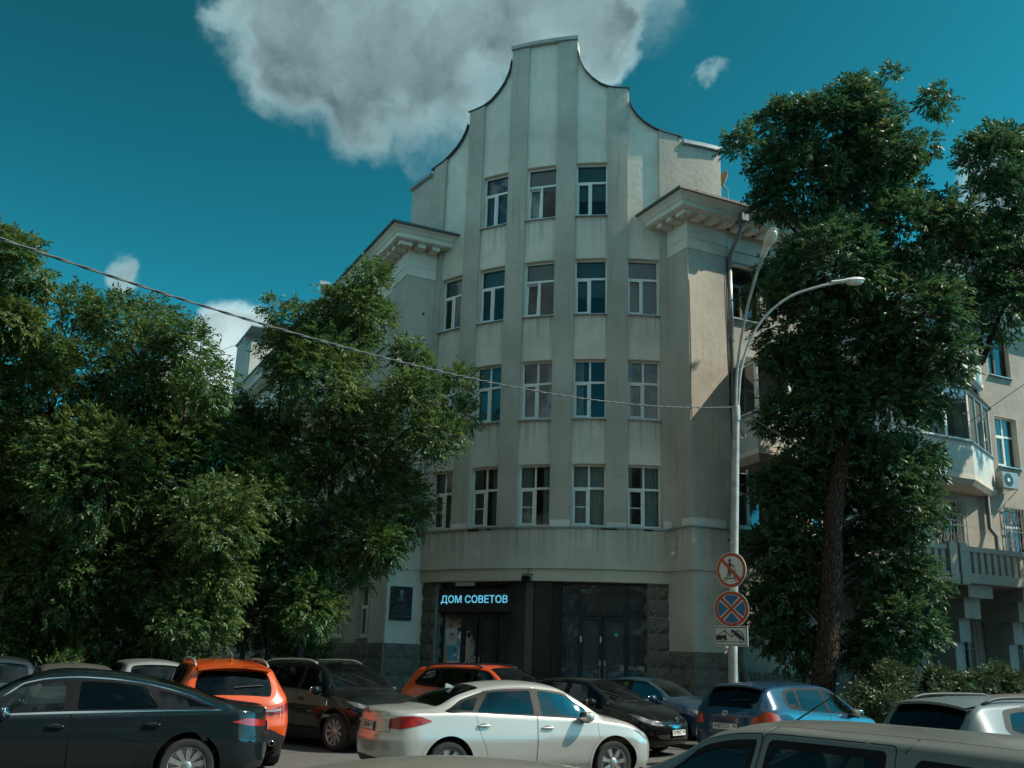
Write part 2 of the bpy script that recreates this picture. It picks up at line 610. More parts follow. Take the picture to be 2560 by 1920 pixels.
def arc_fine(mb, a0, a1, z0, zf, r0, r1):
    """wall piece whose top follows the gable; split where the gable jumps"""
    cuts = sorted({a0, a1, *[s * R_(d) for d in (7.755, 19.055, 30.805) for s in (-1, 1) if a0 < s * R_(d) < a1]})
    for p, q in zip(cuts[:-1], cuts[1:]):
        e = (q - p) * 1e-3
        f2 = lambda a, p=p, q=q, e=e: zf(min(max(a, p + e), q - e))
        mb.arc(p, q, z0, f2, r0, r1, seg=max(2, int(abs(q - p) / R_(0.8))))


# bays (recessed lighter panels between the pilasters)
for c in range(-2, 3):
    a0, a1 = R_(c * SPC - HW), R_(c * SPC + HW)
    rows = 4 if abs(c) < 2 else 3
    z = ROW_T[0]
    for r in range(1, rows):
        MB().arc(a0, a1, z, ROW_B[r], RB - 0.40, RB, seg=5).build('bay_panel', BAY, HOUSE)
        z = ROW_T[r]
    mb = MB()
    arc_fine(mb, a0, a1, z, gable_top, RB - 0.40, RB)
    mb.build('bay_panel', BAY, HOUSE)
# pilasters
edges = [(c * SPC + HW, (c + 1) * SPC - HW) for c in range(-2, 2)]
for d0, d1 in edges:
    mb = MB()
    arc_fine(mb, R_(d0), R_(d1), Z_LEDGE - 0.02, lambda a: gable_top(a) + 0.0, RB - 0.42, RB + 0.085)
    mb.build('pilaster', WALL, HOUSE)
for s in (-1, 1):
    d0, d1 = sorted((s * (2 * SPC + HW), s * 29.5))
    mb = MB()
    arc_fine(mb, R_(d0), R_(d1), Z_LEDGE - 0.02, gable_top, RB - 0.42, RB + 0.085)
    mb.build('pilaster', WALL, HOUSE)
    d0, d1 = sorted((s * 29.5, s * 40.0))
    mb = MB()
    arc_fine(mb, R_(d0), R_(d1), 15.6, gable_top, RB - 1.4, RB + 0.03)
    mb.build('attic_wall', WALL, HOUSE)
# zinc capping of the gable
for p, q in ((-40, -30.81), (-30.80, -19.06), (-19.05, -7.76), (-7.75, 7.75), (7.76, 19.05), (19.06, 30.80), (30.81, 40)):
    e = R_((q - p) * 0.004)
    f0 = lambda a, p=p, q=q, e=e: gable_top(min(max(a, R_(p) + e), R_(q) - e)) + 0.004
    flat = abs(p) in (40, 7.75) or abs(q) == 40
    th = 0.13 if flat else 0.035
    f1 = lambda a, f0=f0, th=th: f0(a) + th
    MB().arc(R_(p), R_(q), f0, f1, RB - 0.55, RB + (0.17 if flat else 0.13), seg=22).build('gable_cap', ZINC if flat else ROOFM, HOUSE)

# storey band, ledge and lintel
MB().arc(R_(-29), R_(29), Z_CAN, Z_LEDGE - 0.02, RB - 0.5, RB + 0.10, seg=36).build('storey_band', BANDM, HOUSE)
MB().arc(R_(-29.3), R_(29.3), Z_LEDGE - 0.02, Z_LEDGE + 0.025, RB - 0.3, RB + 0.17, seg=36).build('ledge', ZINC, HOUSE)
MB().arc(R_(-28.6), R_(28.6), Z_LIN, Z_CAN - 0.003, RB - 1.6, RB + 0.03, seg=36).build('lintel', LINTEL, HOUSE)

# rooms behind the windows
mb = MB()
mb.arc(R_(-29), R_(29), 0.1, 18.4, RB - 2.6, RB - 2.5, seg=20)
for z in (5.2, 8.35, 11.7, 15.1, 18.4):
    mb.arc(R_(-29), R_(29), z, z + 0.12, RB - 2.5, RB - 0.42, seg=20)
for d in (-28.6, -16.5, -5.5, 5.5, 16.5, 28.6):
    mb.arc(R_(d - .4), R_(d + .4), 0.1 if abs(d) > 20 else 5.3, 18.4, RB - 2.5, RB - 0.45, seg=1)
mb.build('room_wall', ROOM, HOUSE)

# ---- windows
WCACHE = {}


def window_kit(w, h, style, frame_mat=None, tag_=''):
    key = (round(w, 3), round(h, 3), style, tag_)
    if key in WCACHE:
        return WCACHE[key]
    fm = frame_mat or PVC
    fr, sash = MB(), MB()
    panes = []
    t = 0.065
    y0, y1 = 0.17, 0.24
    x0, x1 = -w / 2, w / 2
    fr.box(x0, x0 + t, y0, y1, 0.03, h).box(x1 - t, x1, y0, y1, 0.03, h).box(x0 + t, x1 - t, y0, y1, h - t, h).box(x0 + t, x1 - t, y0, y1, 0.03, 0.03 + t)
    xm = 0.0 if style in ('cross', 'screen') else -0.03 * w
    zt = h * (0.62 if style in ('cross', 'screen') else 0.655)
    fr.box(x0 + t, x1 - t, y0 + .005, y1 - .005, zt - 0.035, zt + 0.035)
    fr.box(xm - .035, xm + .035, y0 + .006, y1 - .006, 0.03 + t, zt - 0.035)
    yp = (y0 + y1) / 2
    if style in ('cross', 'screen'):
        fr.box(xm - .03, xm + .03, y0 + .006, y1 - .006, zt + .035, h - t)
        panes += [(x0 + t, xm - .03, zt + .035, h - t), (xm + .03, x1 - t, zt + .035, h - t)]
    else:
        panes += [(x0 + t, x1 - t, zt + .035, h - t)]
    # opening light with its own thicker sash
    sx0, sx1, sz0, sz1 = x0 + t - .01, xm - .025, 0.03 + t - .01, zt - .025
    st = 0.055
    sy0, sy1 = y0 - 0.022, y1 - 0.02
    sash.box(sx0, sx0 + st, sy0, sy1, sz0, sz1).box(sx1 - st, sx1, sy0, sy1, sz0, sz1).box(sx0 + st, sx1 - st, sy0, sy1, sz0, sz0 + st).box(sx0 + st, sx1 - st, sy0, sy1, sz1 - st, sz1)
    if style == 'screen':
        zm = (sz0 + sz1) / 2
        sash.box(sx0 + st, sx1 - st, sy0 + .01, sy0 + .03, zm - .014, zm + .014)
    panes += [(sx0 + st, sx1 - st, sz0 + st, sz1 - st), (xm + .035, x1 - t, 0.03 + t, zt - .035)]
    rev = MB().box(x0 - .004, x0 + .016, -0.0, y0, 0.02, h + .004).box(x1 - .016, x1 + .004, -0.0, y0, 0.02, h + .004).box(x0 + .016, x1 - .016, 0.0, y0, h - .016, h + .004)
    sill = MB()
    sill.add([(x0 - .03, -.115, .0), (x1 + .03, -.115, .0), (x1 + .03, .17, .035), (x0 - .03, .17, .035), (x0 - .03, -.115, -.03), (x1 + .03, -.115, -.03), (x1 + .03, .17, .0), (x0 - .03, .17, .0)],
             [(0, 1, 2, 3), (4, 5, 1, 0), (7, 6, 5, 4), (5, 6, 2, 1), (4, 0, 3, 7)])
    kit = dict(frame=fr.mesh('window', fm), sash=sash.mesh('sash', fm), reveal=rev.mesh('reveal', FRIEZE), sill=sill.mesh('sill', ZINC),
               panes=[MB().add([(a, yp, b), (c, yp, b), (c, yp, d), (a, yp, d)], [(0, 1, 2, 3)]).mesh('pane', WGLASS) for a, c, b, d in panes],
               prects=panes, w=w, h=h)
    WCACHE[key] = kit
    return kit


def curtain_mesh(w, h, x0, x1, z0, z1, mat, folds=9, amp=0.025):
    n = folds * 4
    vs, fs = [], []
    for i in range(n + 1):
        x = x0 + (x1 - x0) * i / n
        y = amp * math.sin(i * math.pi / 2) + random.uniform(-.006, .006)
        vs += [(x, y, z0), (x + random.uniform(-.01, .01), y * .8, z1)]
    for i in range(n):
        fs.append((2 * i, 2 * i + 2, 2 * i + 3, 2 * i + 1))
    return MB().add(vs, fs).mesh('curtain', mat, smooth=True)


def put_window(kit, loc, rz, parent, dress=None, tilt=False, name='window'):
    wn = link(name, kit['frame'], parent, loc, rz)
    link('reveal', kit['reveal'], wn)
    link('sill', kit['sill'], wn)
    s = link('sash', kit['sash'], wn)
    ps = [link('pane', p, wn) for p in kit['panes']]
    if tilt:
        # one light tipped open inwards at the top
        x0, x1, z0, z1 = kit['prects'][-2][0], kit['prects'][-2][1], kit['prects'][-2][2], kit['prects'][-2][3]
        M = Matrix.Translation((0, .2, z0)) @ Matrix.Rotation(R_(-6), 4, 'X') @ Matrix.Translation((0, -.2, -z0))
        s.matrix_local = M
        ps[-2].matrix_local = M
    w, h = kit['w'], kit['h']
    if dress:
        for d in dress:
            kind = d[0]
            if kind == 'blind':
                zz0, zz1 = d[1] * h, d[2] * h
                link('blind', MB().box(-w / 2 + .05, w / 2 - .05, .31, .318, zz0, zz1).mesh('blind', BLIND), wn)
            else:
                link('curtain', curtain_mesh(w, h, d[1] * w, d[2] * w, .03, h - .03, CURTAIN), wn, (0, .36, 0))
    return wn


WW = 2 * RB * math.sin(R_(HW)) + 0.004
for r in range(4):
    for c in range(-2, 3):
        if r == 3 and abs(c) == 2:
            continue
        style = 'screen' if r == 0 else ('cross' if r == 1 else 'transom')
        kit = window_kit(WW, ROW_T[r] - ROW_B[r], style)
        a = R_(c * SPC)
        rr = RB * math.cos(R_(HW))
        if r >= 2:
            dress = [('blind', .60, .99)]
            if (r, c) in ((3, -1), (2, 2), (3, 0)):
                dress = [('blind', .60, .99), ('blind', 0.03, .58)] if c != 0 else [('blind', .6, .99), ('curtain', -.48, -.05)]
            elif (r, c) in ((2, 1), (3, 1)):
                dress = [('blind', .35, .99)]
        elif r == 1:
            dress = {-1: [('blind', .30, .99)], 0: [('curtain', .25, .48)], 1: [('curtain', -.46, -.18)], 2: [('curtain', -.48, -.28)]}.get(c)
        else:
            dress = {0: [('curtain', -.48, -.12), ('curtain', .2, .48)], 1: [('curtain', -.48, .48)], 2: [('curtain', -.05, .48), ('curtain', -.48, -.3)], -1: [('curtain', -.48, -.22), ('curtain', .1, .48)], -2: [('curtain', -.48, .1)]}.get(c)
        put_window(kit, (rr * math.sin(a), -rr * math.cos(a), ROW_B[r]), a, HOUSE, dress, tilt=(r, c) in ((3, 0), (2, 0)))

# ---- pavilions and wings.  FR / FL: frames of the right and left street fronts (x along the front, y into the house)
FR = Matrix.Translation((4.76, -8.58, 0)) @ Matrix.Rotation(R_(45), 4, 'Z')
FL = Matrix.Translation((-4.76, -8.58, 0)) @ Matrix.Rotation(R_(-45), 4, 'Z')
for F, s, nm in ((FR, 1, 'right'), (FL, -1, 'left')):
    bx = lambda mb, x0, x1, *a: mb.box(min(s * x0, s * x1), max(s * x0, s * x1), *a, F)
    mb = MB()
    bx(mb, 0, 1.5, 0, 1.7, Z_LEDGE, 14.25)
    mb.build('pavilion_wall', WALL, HOUSE)
    mb = MB()
    bx(mb, -.03, 1.53, -.03, 1.6, 14.25, 14.57)
    bx(mb, -.012, 1.512, -.012, 1.6, 14.57, 14.61)
    bx(mb, -.03, 1.53, -.03, 1.6, 14.61, 15.27)
    mb.build('frieze', FRIEZE, HOUSE)
    mb = MB()
    bx(mb, -.06, 1.54, -.06, 1.5, Z_CAN, Z_LEDGE)
    mb.build('storey_band', BANDM, HOUSE)
    mb = MB()
    bx(mb, -.13, 1.60, -.13, 1.5, Z_LEDGE + .0, Z_LEDGE + .04)
    mb.build('ledge', ZINC, HOUSE)
    mb = MB()
    bx(mb, -.01, 1.5, -.01, 1.5, 0, Z_CAN)
    mb.build('pavilion_wall', BANDM if s > 0 else FRIEZE, HOUSE)

# cornice: profile swept round the pavilion corner and along each street front
CPROF = [(0.0, 15.27), (0.60, 15.27), (0.60, 15.30), (0.66, 15.30), (0.66, 15.46), (0.70, 15.48), (0.76, 15.56), (0.86, 15.64), (0.88, 15.66), (0.0, 15.70)]
CTOP = [(0.0, 15.705), (0.90, 15.665), (0.955, 15.66), (0.955, 15.735), (0.90, 15.755), (0.0, 16.15)]


def sweep(mb, prof, path, F):
    """path: plan points with the outward mitre (dx, dy) for offset 1"""
    n = len(prof)
    vs = []
    for (x, y, dx, dy) in path:
        for o, z in prof:
            vs.append(F @ Vector((x + dx * o, y + dy * o, z)))
    fs = []
    for i in range(len(path) - 1):
        for j in range(n):
            fs.append((i * n + j, (i + 1) * n + j, (i + 1) * n + (j + 1) % n, i * n + (j + 1) % n))
    fs.append(tuple(range(n)))
    fs.append(tuple(range(len(path) * n - 1, (len(path) - 1) * n - 1, -1)))
    mb.add(vs, fs)


for F, s, ln in ((FR, 1, 22.0), (FL, -1, 24.6)):
    path = [(0, 1.55, -s, 0), (0, 0, -s, -1), (s * ln, 0, 0, -1)]
    mb = MB()
    sweep(mb, CPROF, path, F)
    cor = mb.build('cornice', FRIEZE, HOUSE)
    mb = MB()
    sweep(mb, CTOP, path, F)
    mb.build('cornice_roof', ROOFM, HOUSE)
    blk = MB().box(-.13, .13, -.50, -.06, 15.13, 15.272).mesh('modillion', FRIEZE)
    xs = [-.34] + [.20 + i * .52 for i in range(int(ln / .52))]
    for x in xs:
        o = link('modillion', blk, cor)
        o.matrix_local = F @ Matrix.Translation((s * x, 0, 0))
    for y in (.28, .80):
        o = link('modillion', blk, cor)
        o.matrix_local = F @ Matrix.Translation((0, y, 0)) @ Matrix.Rotation(R_(-90 * s), 4, 'Z')

# street fronts beyond the pavilions
def wing(F, s, x0, x1, cols, rows_z, wmat, w=1.22, skip=()):
    ops = []
    for cx in cols:
        for r, (b, t) in enumerate(rows_z):
            if (cx, r) not in skip:
                ops.append((s * cx - w / 2, s * cx + w / 2, b, t))
    mb = MB()
    wall_open(mb, min(s * x0, s * x1), max(s * x0, s * x1), 0, 15.27, 0.15, 0.55, ops, F)
    mb.build('street_wall', wmat, HOUSE)
    mb = MB()
    mb.box(min(s * x0, s * x1), max(s * x0, s * x1), 2.4, 2.5, 0, 15.3, F)
    for xe in (x0 + .03, x1 - .15):
        mb.box(min(s * xe, s * (xe + .1)), max(s * xe, s * (xe + .1)), .56, 2.4, 0, 15.3, F)
    for z in (4.9, 8.3, 11.7, 15.1):
        mb.box(min(s * x0, s * x1), max(s * x0, s * x1), .56, 2.4, z, z + .1, F)
    mb.build('room_wall', ROOM, HOUSE)
    return ops


ROWS3 = [(ROW_B[i] + (.1 if i == 0 else 0), ROW_T[i] - .05) for i in range(3)]
RCOLS = (2.35, 5.3, 7.9, 10.9, 14.2, 17.4)
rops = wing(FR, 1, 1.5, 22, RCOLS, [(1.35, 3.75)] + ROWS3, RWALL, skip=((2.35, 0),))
LCOLS = (2.75, 5.6, 8.5, 11.4, 14.3, 17.2, 20.1, 23.0)
lops = wing(FL, -1, 1.5, 24.6, LCOLS, [(2.25, 3.95)] + ROWS3, WALL)
for F, s, cols, rows in ((FR, 1, RCOLS, [(1.35, 3.75)] + ROWS3), (FL, -1, LCOLS, [(2.25, 3.95)] + ROWS3)):
    rz = R_(45 * s)
    for cx in cols:
        for r, (b, t) in enumerate(rows):
            if s > 0 and (cx, r) == (2.35, 0):
                continue
            brown = s > 0 and r == 3
            kit = window_kit(1.22, t - b, 'transom' if r == 3 else 'cross', BROWNWOOD if brown else PVC, 'brown' if brown else '')
            p = F @ Vector((s * cx, 0.15, b))
            put_window(kit, p, rz, HOUSE, random.choice([None, [('curtain', -.48, -.1)], [('blind', .3, .99)], [('curtain', -.48, .48)]]))
# frieze lines carried along the wings
for F, s, ln in ((FR, 1, 22.0), (FL, -1, 24.6)):
    mb = MB()
    mb.box(min(s * 1.53, s * ln), max(s * 1.53, s * ln), .12, .2, 14.25, 14.57, F)
    mb.box(min(s * 1.53, s * ln), max(s * 1.53, s * ln), .12, .2, 14.61, 15.268, F)
    mb.build('frieze', FRIEZE, HOUSE)
# roof slabs
mb = MB()
mb.box(0, 22, 0.2, 9, 15.72, 15.80, FR)
mb.box(-24.6, 0, 0.2, 9, 15.72, 15.80, FL)
mb.arc(R_(-39), R_(39), 18.0, 18.1, 2.0, RB - .45, seg=16)
mb.build('roof', ROOFM, HOUSE)
# far end gable block of the left front, and attic over the right front
mb = MB()
mb.box(-29.0, -24.6, -.35, 7, 0, 18.6, FL)
mb.plan([(-29.0, -.35), (-26.6, -.35), (-26.6, 6.9), (-29.0, 6.9)], 18.6, 19.5, FL)
mb.build('end_gable', WALL, HOUSE)
MB().box(-29.15, -24.5, -.45, 7.05, 19.5, 19.58, FL).build('gable_cap', ZINC, HOUSE)
mb = MB()
wall_open(mb, -4.6, -0.3, 15.8, 19.3, -.0, .3, [(-2.2, -.8, 17.0, 18.6)], FR @ Matrix.Translation((15.2, 0, 0)) @ Matrix.Rotation(R_(-90), 4, 'Z'))
mb.box(15.5, 22, .3, 4.6, 15.8, 19.3, FR)
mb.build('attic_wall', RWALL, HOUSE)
MB().box(15.0, 22.2, .0, 5, 19.3, 19.42, FR).build('attic_roof', ROOFM, HOUSE)
kit = window_kit(1.4, 1.6, 'cross')
p = FR @ Vector((15.2, 1.5, 17.0))
put_window(kit, p, R_(-45), HOUSE, None)

# ---- stonework: every block a piece
def stone_mesh(i, w, h):
    rnd = random.Random(100 + i)
    nx, nz = 5, 4
    vs, fs = [], []
    for j in range(nz + 1):
        for k in range(nx + 1):
            e = min(k, nx - k, j, nz - j)
            d = 0.0 if e == 0 else (0.035 + rnd.uniform(-.02, .045)) * (1 if e > 1 else .8)
            vs.append((w * (k / nx) + (0 if k in (0, nx) else rnd.uniform(-.02, .02)), -d, h * (j / nz) + (0 if j in (0, nz) else rnd.uniform(-.02, .02))))
    for j in range(nz):
        for k in range(nx):
            a = j * (nx + 1) + k
            fs.append((a, a + 1, a + nx + 2, a + nx + 1))
    o = len(vs)
    vs += [(0, .1, 0), (w, .1, 0), (w, .1, h), (0, .1, h)]
    c = [0, nx, (nx + 1) * (nz + 1) - 1, (nx + 1) * nz]
    for q in range(4):
        a, b = c[q], c[(q + 1) % 4]
        fs.append((a, o + q, o + (q + 1) % 4, b))
    return MB().add(vs, fs).mesh('stone', STONE)


SM = {}


def stone(w, h, M, parent, name='stone'):
    key = (round(w, 2), round(h, 2), random.randrange(3))
    if key not in SM:
        SM[key] = stone_mesh(len(SM), w - .022, h - .022)
    o = link(name, SM[key], parent)
    o.matrix_local = M
    return o


COURSES = [(0.10, .50), (.60, .50), (1.10, .51), (1.61, .51)]
plinth = MB()
for F, s in ((FR, 1), (FL, -1)):
    plinth.box(min(-.04 * s, s * 1.54), max(-.04 * s, s * 1.54), -.04, 1.3, 0, Z_PL - .03, F)
plinth.box(1.5, 22, .06, .3, 0, 1.2, FR)
plinth.box(-24.6, -1.5, .06, .3, 0, Z_PL - .05, FL)
PLN = plinth.build('plinth', m_simple('mortar', (0.24, 0.23, 0.205), 0.95, 0.2, 5), HOUSE)
for ci, (z, h) in enumerate(COURSES):
    # right: inner return (frame turned), then street front
    seq = [.62, .52] if ci % 2 else [.44, .70]
    x = 0
    for w in seq:
        stone(w, h, FR @ Matrix.Translation((-.05, 0, z)) @ Matrix.Rotation(R_(-90), 4, 'Z') @ Matrix.Translation((-x - w, 0, 0)), PLN)
        stone(w, h, FL @ Matrix.Translation((.05, 0, z)) @ Matrix.Rotation(R_(90), 4, 'Z') @ Matrix.Translation((x, 0, 0)), PLN)
        x += w
    x = -.05
    for w in ([.8, .75] if ci % 2 else [.5, .62, .43]):
        stone(w, h, FR @ Matrix.Translation((x, -.05, z)), PLN)
        x += w
    x = .05
    for i in range(9):
        w = (.8, .66, .72)[(i + ci) % 3]
        x -= w
        if i == 2 or x < -1.6:
            stone(w, h, FL @ Matrix.Translation((x, .05, z)), PLN)
        else:
            stone(w, h, FL @ Matrix.Translation((x, -.05, z)), PLN)
    x = 1.62
    for i in range(8):
        w = (.72, .9, .66)[(i + ci) % 3]
        if ci < 3:
            stone(w, h, FR @ Matrix.Translation((x, .05, z)), PLN)
        x += w
# entrance piers
PIERS = {}
for s in (-1, 1):
    d0, d1 = sorted((s * 22.7, s * 28.2))
    PIERS[s] = MB().arc(R_(d0), R_(d1), 0, Z_LIN, RB - 1.3, RB - .10, seg=4).build('entrance_pier', MATS['mortar'], HOUSE)
zs = [.12, .62, 1.12, 1.61, 2.09, 2.56, 3.05, 3.53]
for s in (-1, 1):
    PIER = PIERS[s]
    for i, z in enumerate(zs):
        h = (zs + [3.99])[i + 1] - z
        b = (24.3 if s > 0 else 24.6) + (.25 if i % 2 else -.1)
        for d0, d1 in ((22.6, b), (b, 28.0)):
            dm = s * (d0 + d1) / 2
            w = 2 * RB * math.sin(R_((d1 - d0) / 2))
            M = Matrix.Rotation(R_(dm), 4, 'Z') @ Matrix.Translation((-w / 2, -(RB - .10), z))
            stone(w, h, M, PIER)
        # cheek of the pier towards the doors
        M = Matrix.Rotation(R_(s * 22.68), 4, 'Z') @ Matrix.Translation((0, -(RB - .16), z)) @ Matrix.Rotation(R_(-90 if s > 0 else 90), 4, 'Z')
        M = M @ Matrix.Translation((-.32 if s > 0 else 0, 0, 0))
        stone(.32, h, M, PIER)

# ---- entrance: granite pier and two glazed screens
GR = MB().arc(R_(-4.5), R_(5.7), 0, Z_LIN, RB - 1.2, RB - .20, seg=8).build('granite_pier', BLACKP, HOUSE)
gz = [0.1, .72, 1.37, 2.02, 2.67, 3.31, 3.99]
for z0, z1 in zip(gz[:-1], gz[1:]):
    for d0, d1, rr in ((-4.55, -1.25, -.15), (.35, 4.1, -.15), (4.1, 5.75, -.17)):
        MB().arc(R_(d0 + .03), R_(d1 - .03), z0 + .005, z1 - .005, RB - .22, RB + rr, seg=4).build('slab', GRANITE, GR)
STRIP = m_simple('brown_stone_strip', (0.075, 0.065, 0.055), 0.45, 0.3, 6)
for z0, z1 in zip(gz[:-1], gz[1:]):
    MB().arc(R_(-1.22), R_(.32), z0 + .004, z1 - .004, RB - .22, RB - .08, seg=2).build('slab', STRIP, GR)


def screen(d0, d1, fr_posts, doors, name):
    rr = RB - .36
    p0 = Vector((rr * math.sin(R_(d0)), -rr * math.cos(R_(d0)), 0))
    p1 = Vector((rr * math.sin(R_(d1)), -rr * math.cos(R_(d1)), 0))
    L = (p1 - p0).length
    rz = math.atan2(p1.y - p0.y, p1.x - p0.x)
    M = Matrix.Translation(p0) @ Matrix.Rotation(rz, 4, 'Z')
    xs = [f * L for f in fr_posts]
    mb = MB()
    t = .055
    for i, x in enumerate(xs):
        if i in doors[1:]:
            continue
        mb.box(x - t / 2, x + t / 2, -.04, .08, .25, 3.99)
    for z, h in ((3.93, .06), (3.04, .09), (.25, .10)):
        mb.box(0, L, -.035, .075, z, z + h)
    sc = link(name, mb.mesh(name, DARKFRAME), HOUSE)
    sc.matrix_local = M
    n = len(xs)
    # panes over and beside the doors
    bays = [(xs[i], xs[i + 1]) for i in range(n - 1)]
    top = []
    i = 0
    while i < n - 1:
        j = i + 1
        while j in doors[1:]:
            j += 1
        top.append((xs[i], xs[j]))
        i = j
    for a, b in top:
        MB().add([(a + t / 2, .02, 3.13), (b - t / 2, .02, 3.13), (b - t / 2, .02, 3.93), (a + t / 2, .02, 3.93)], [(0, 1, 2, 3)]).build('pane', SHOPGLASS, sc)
    for i, (a, b) in enumerate(bays):
        if i in doors:
            df = MB()
            q = .085
            x0, x1 = a + .03, b - .03
            df.box(x0, x0 + q, -.05, .03, .36, 3.02).box(x1 - q, x1, -.05, .03, .36, 3.02).box(x0 + q, x1 - q, -.05, .03, 2.90, 3.02).box(x0 + q, x1 - q, -.05, .03, .36, .56)
            df.box(x0 + q, x1 - q, -.045, .025, 1.02, 1.10)
            dr = link('door', df.mesh('door', DARKFRAME), HOUSE)
            dr.matrix_local = M
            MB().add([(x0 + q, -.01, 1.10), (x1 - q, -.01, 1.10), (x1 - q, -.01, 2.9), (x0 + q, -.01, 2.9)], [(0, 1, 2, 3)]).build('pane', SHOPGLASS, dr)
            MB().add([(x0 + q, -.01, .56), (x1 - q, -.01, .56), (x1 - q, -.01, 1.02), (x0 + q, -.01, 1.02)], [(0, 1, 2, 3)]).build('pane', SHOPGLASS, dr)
            hx = x1 - q / 2 if i == doors[0] else x0 + q / 2
            MB().tube([(hx, -.05, 1.05), (hx, -.12, 1.06), (hx, -.12, 1.55), (hx, -.05, 1.56)], .014, 6).build('handle', GREYMET, dr)
            MB().box(hx - .03, hx + .03, -.062, -.051, 1.62, 1.78).build('lock_plate', GREYMET, dr)
        else:
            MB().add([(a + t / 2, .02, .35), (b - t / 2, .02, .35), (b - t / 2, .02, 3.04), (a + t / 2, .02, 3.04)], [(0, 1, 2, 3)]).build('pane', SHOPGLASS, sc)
    return sc, M, L


scL, ML, LL = screen(-22.6, -4.5, (0, .31, .54, .79, 1.0), (1, 2), 'glazed_screen')
scR, MR, LR = screen(5.7, 22.6, (0, .215, .49, .79, 1.0), (1, 2), 'glazed_screen')
# lobby behind
LOB = m_simple('lobby', (0.42, 0.41, 0.38), 0.8, 0.3, 0.8)
mb = MB()
mb.arc(R_(-29), R_(29), 0.1, 4.2, RB - 2.5, RB - 2.4, seg=16)
mb.arc(R_(-29), R_(29), 0.12, .27, RB - 2.4, RB - .2, seg=16)
mb.build('lobby_wall', LOB, HOUSE)
mb = MB()
mb.arc(R_(-24), R_(24), 0.0, .26, RB - .3, RB + .25, seg=14)
mb.arc(R_(-26), R_(26), 0.0, .19, RB + .25, RB + .6, seg=14)
mb.build('entrance_step', STONE, HOUSE)

# ---- downpipes
def elbow_pipe(F, pts, r, mat, name='downpipe'):
    return MB().tube([F @ Vector(p) for p in pts], r, 10).build(name, mat, HOUSE, smooth=True, angle=R_(50))


DP = elbow_pipe(FR, [(1.62, -.62, 15.25), (1.62, -.60, 15.0), (1.62, -.05, 14.3), (1.62, .0, 13.9), (1.62, .0, 1.9), (1.72, -.04, 1.5), (1.75, -.12, 1.2), (1.75, -.12, .25), (1.75, -.3, .15)], .075, PIPE_D)
MB().box(1.49, 1.75, -.86, -.50, 15.22, 15.52, FR).build('rain_head', PIPE_D, DP)
MB().tube([FR @ Vector((1.62, .0, 13.95)), FR @ Vector((1.62, .0, 11.6))], .082, 10).build('pipe_sleeve', ZINC, DP, smooth=True)
for z in (4.2, 6.6, 9.0, 11.5, 13.9):
    MB().lathe([(.085, -.03), (.095, -.03), (.095, .03), (.085, .03)], 12, FR @ Matrix.Translation((1.62, 0, z))).build('pipe_collar', PIPE_D, DP)
elbow_pipe(FR, [(12.65, .02, 15.2), (12.65, .02, 6.6), (12.65, -.2, 6.3), (12.65, -.2, 5.6)], .08, PIPE_D)
dpl = elbow_pipe(FL, [(-7.3, -.95, 15.9), (-7.3, -.9, 15.3), (-7.3, -.15, 14.6), (-7.3, .02, 14.2), (-7.3, .02, .4)], .08, ZINC)
MB().lathe([(.10, 0), (.12, .05), (.30, .34), (.30, .5), (.28, .5), (.10, .06)], 4, FL @ Matrix.Translation((-7.3, -.97, 15.72)) @ Matrix.Rotation(R_(45), 4, 'Z')).build('rain_head', ZINC, dpl)

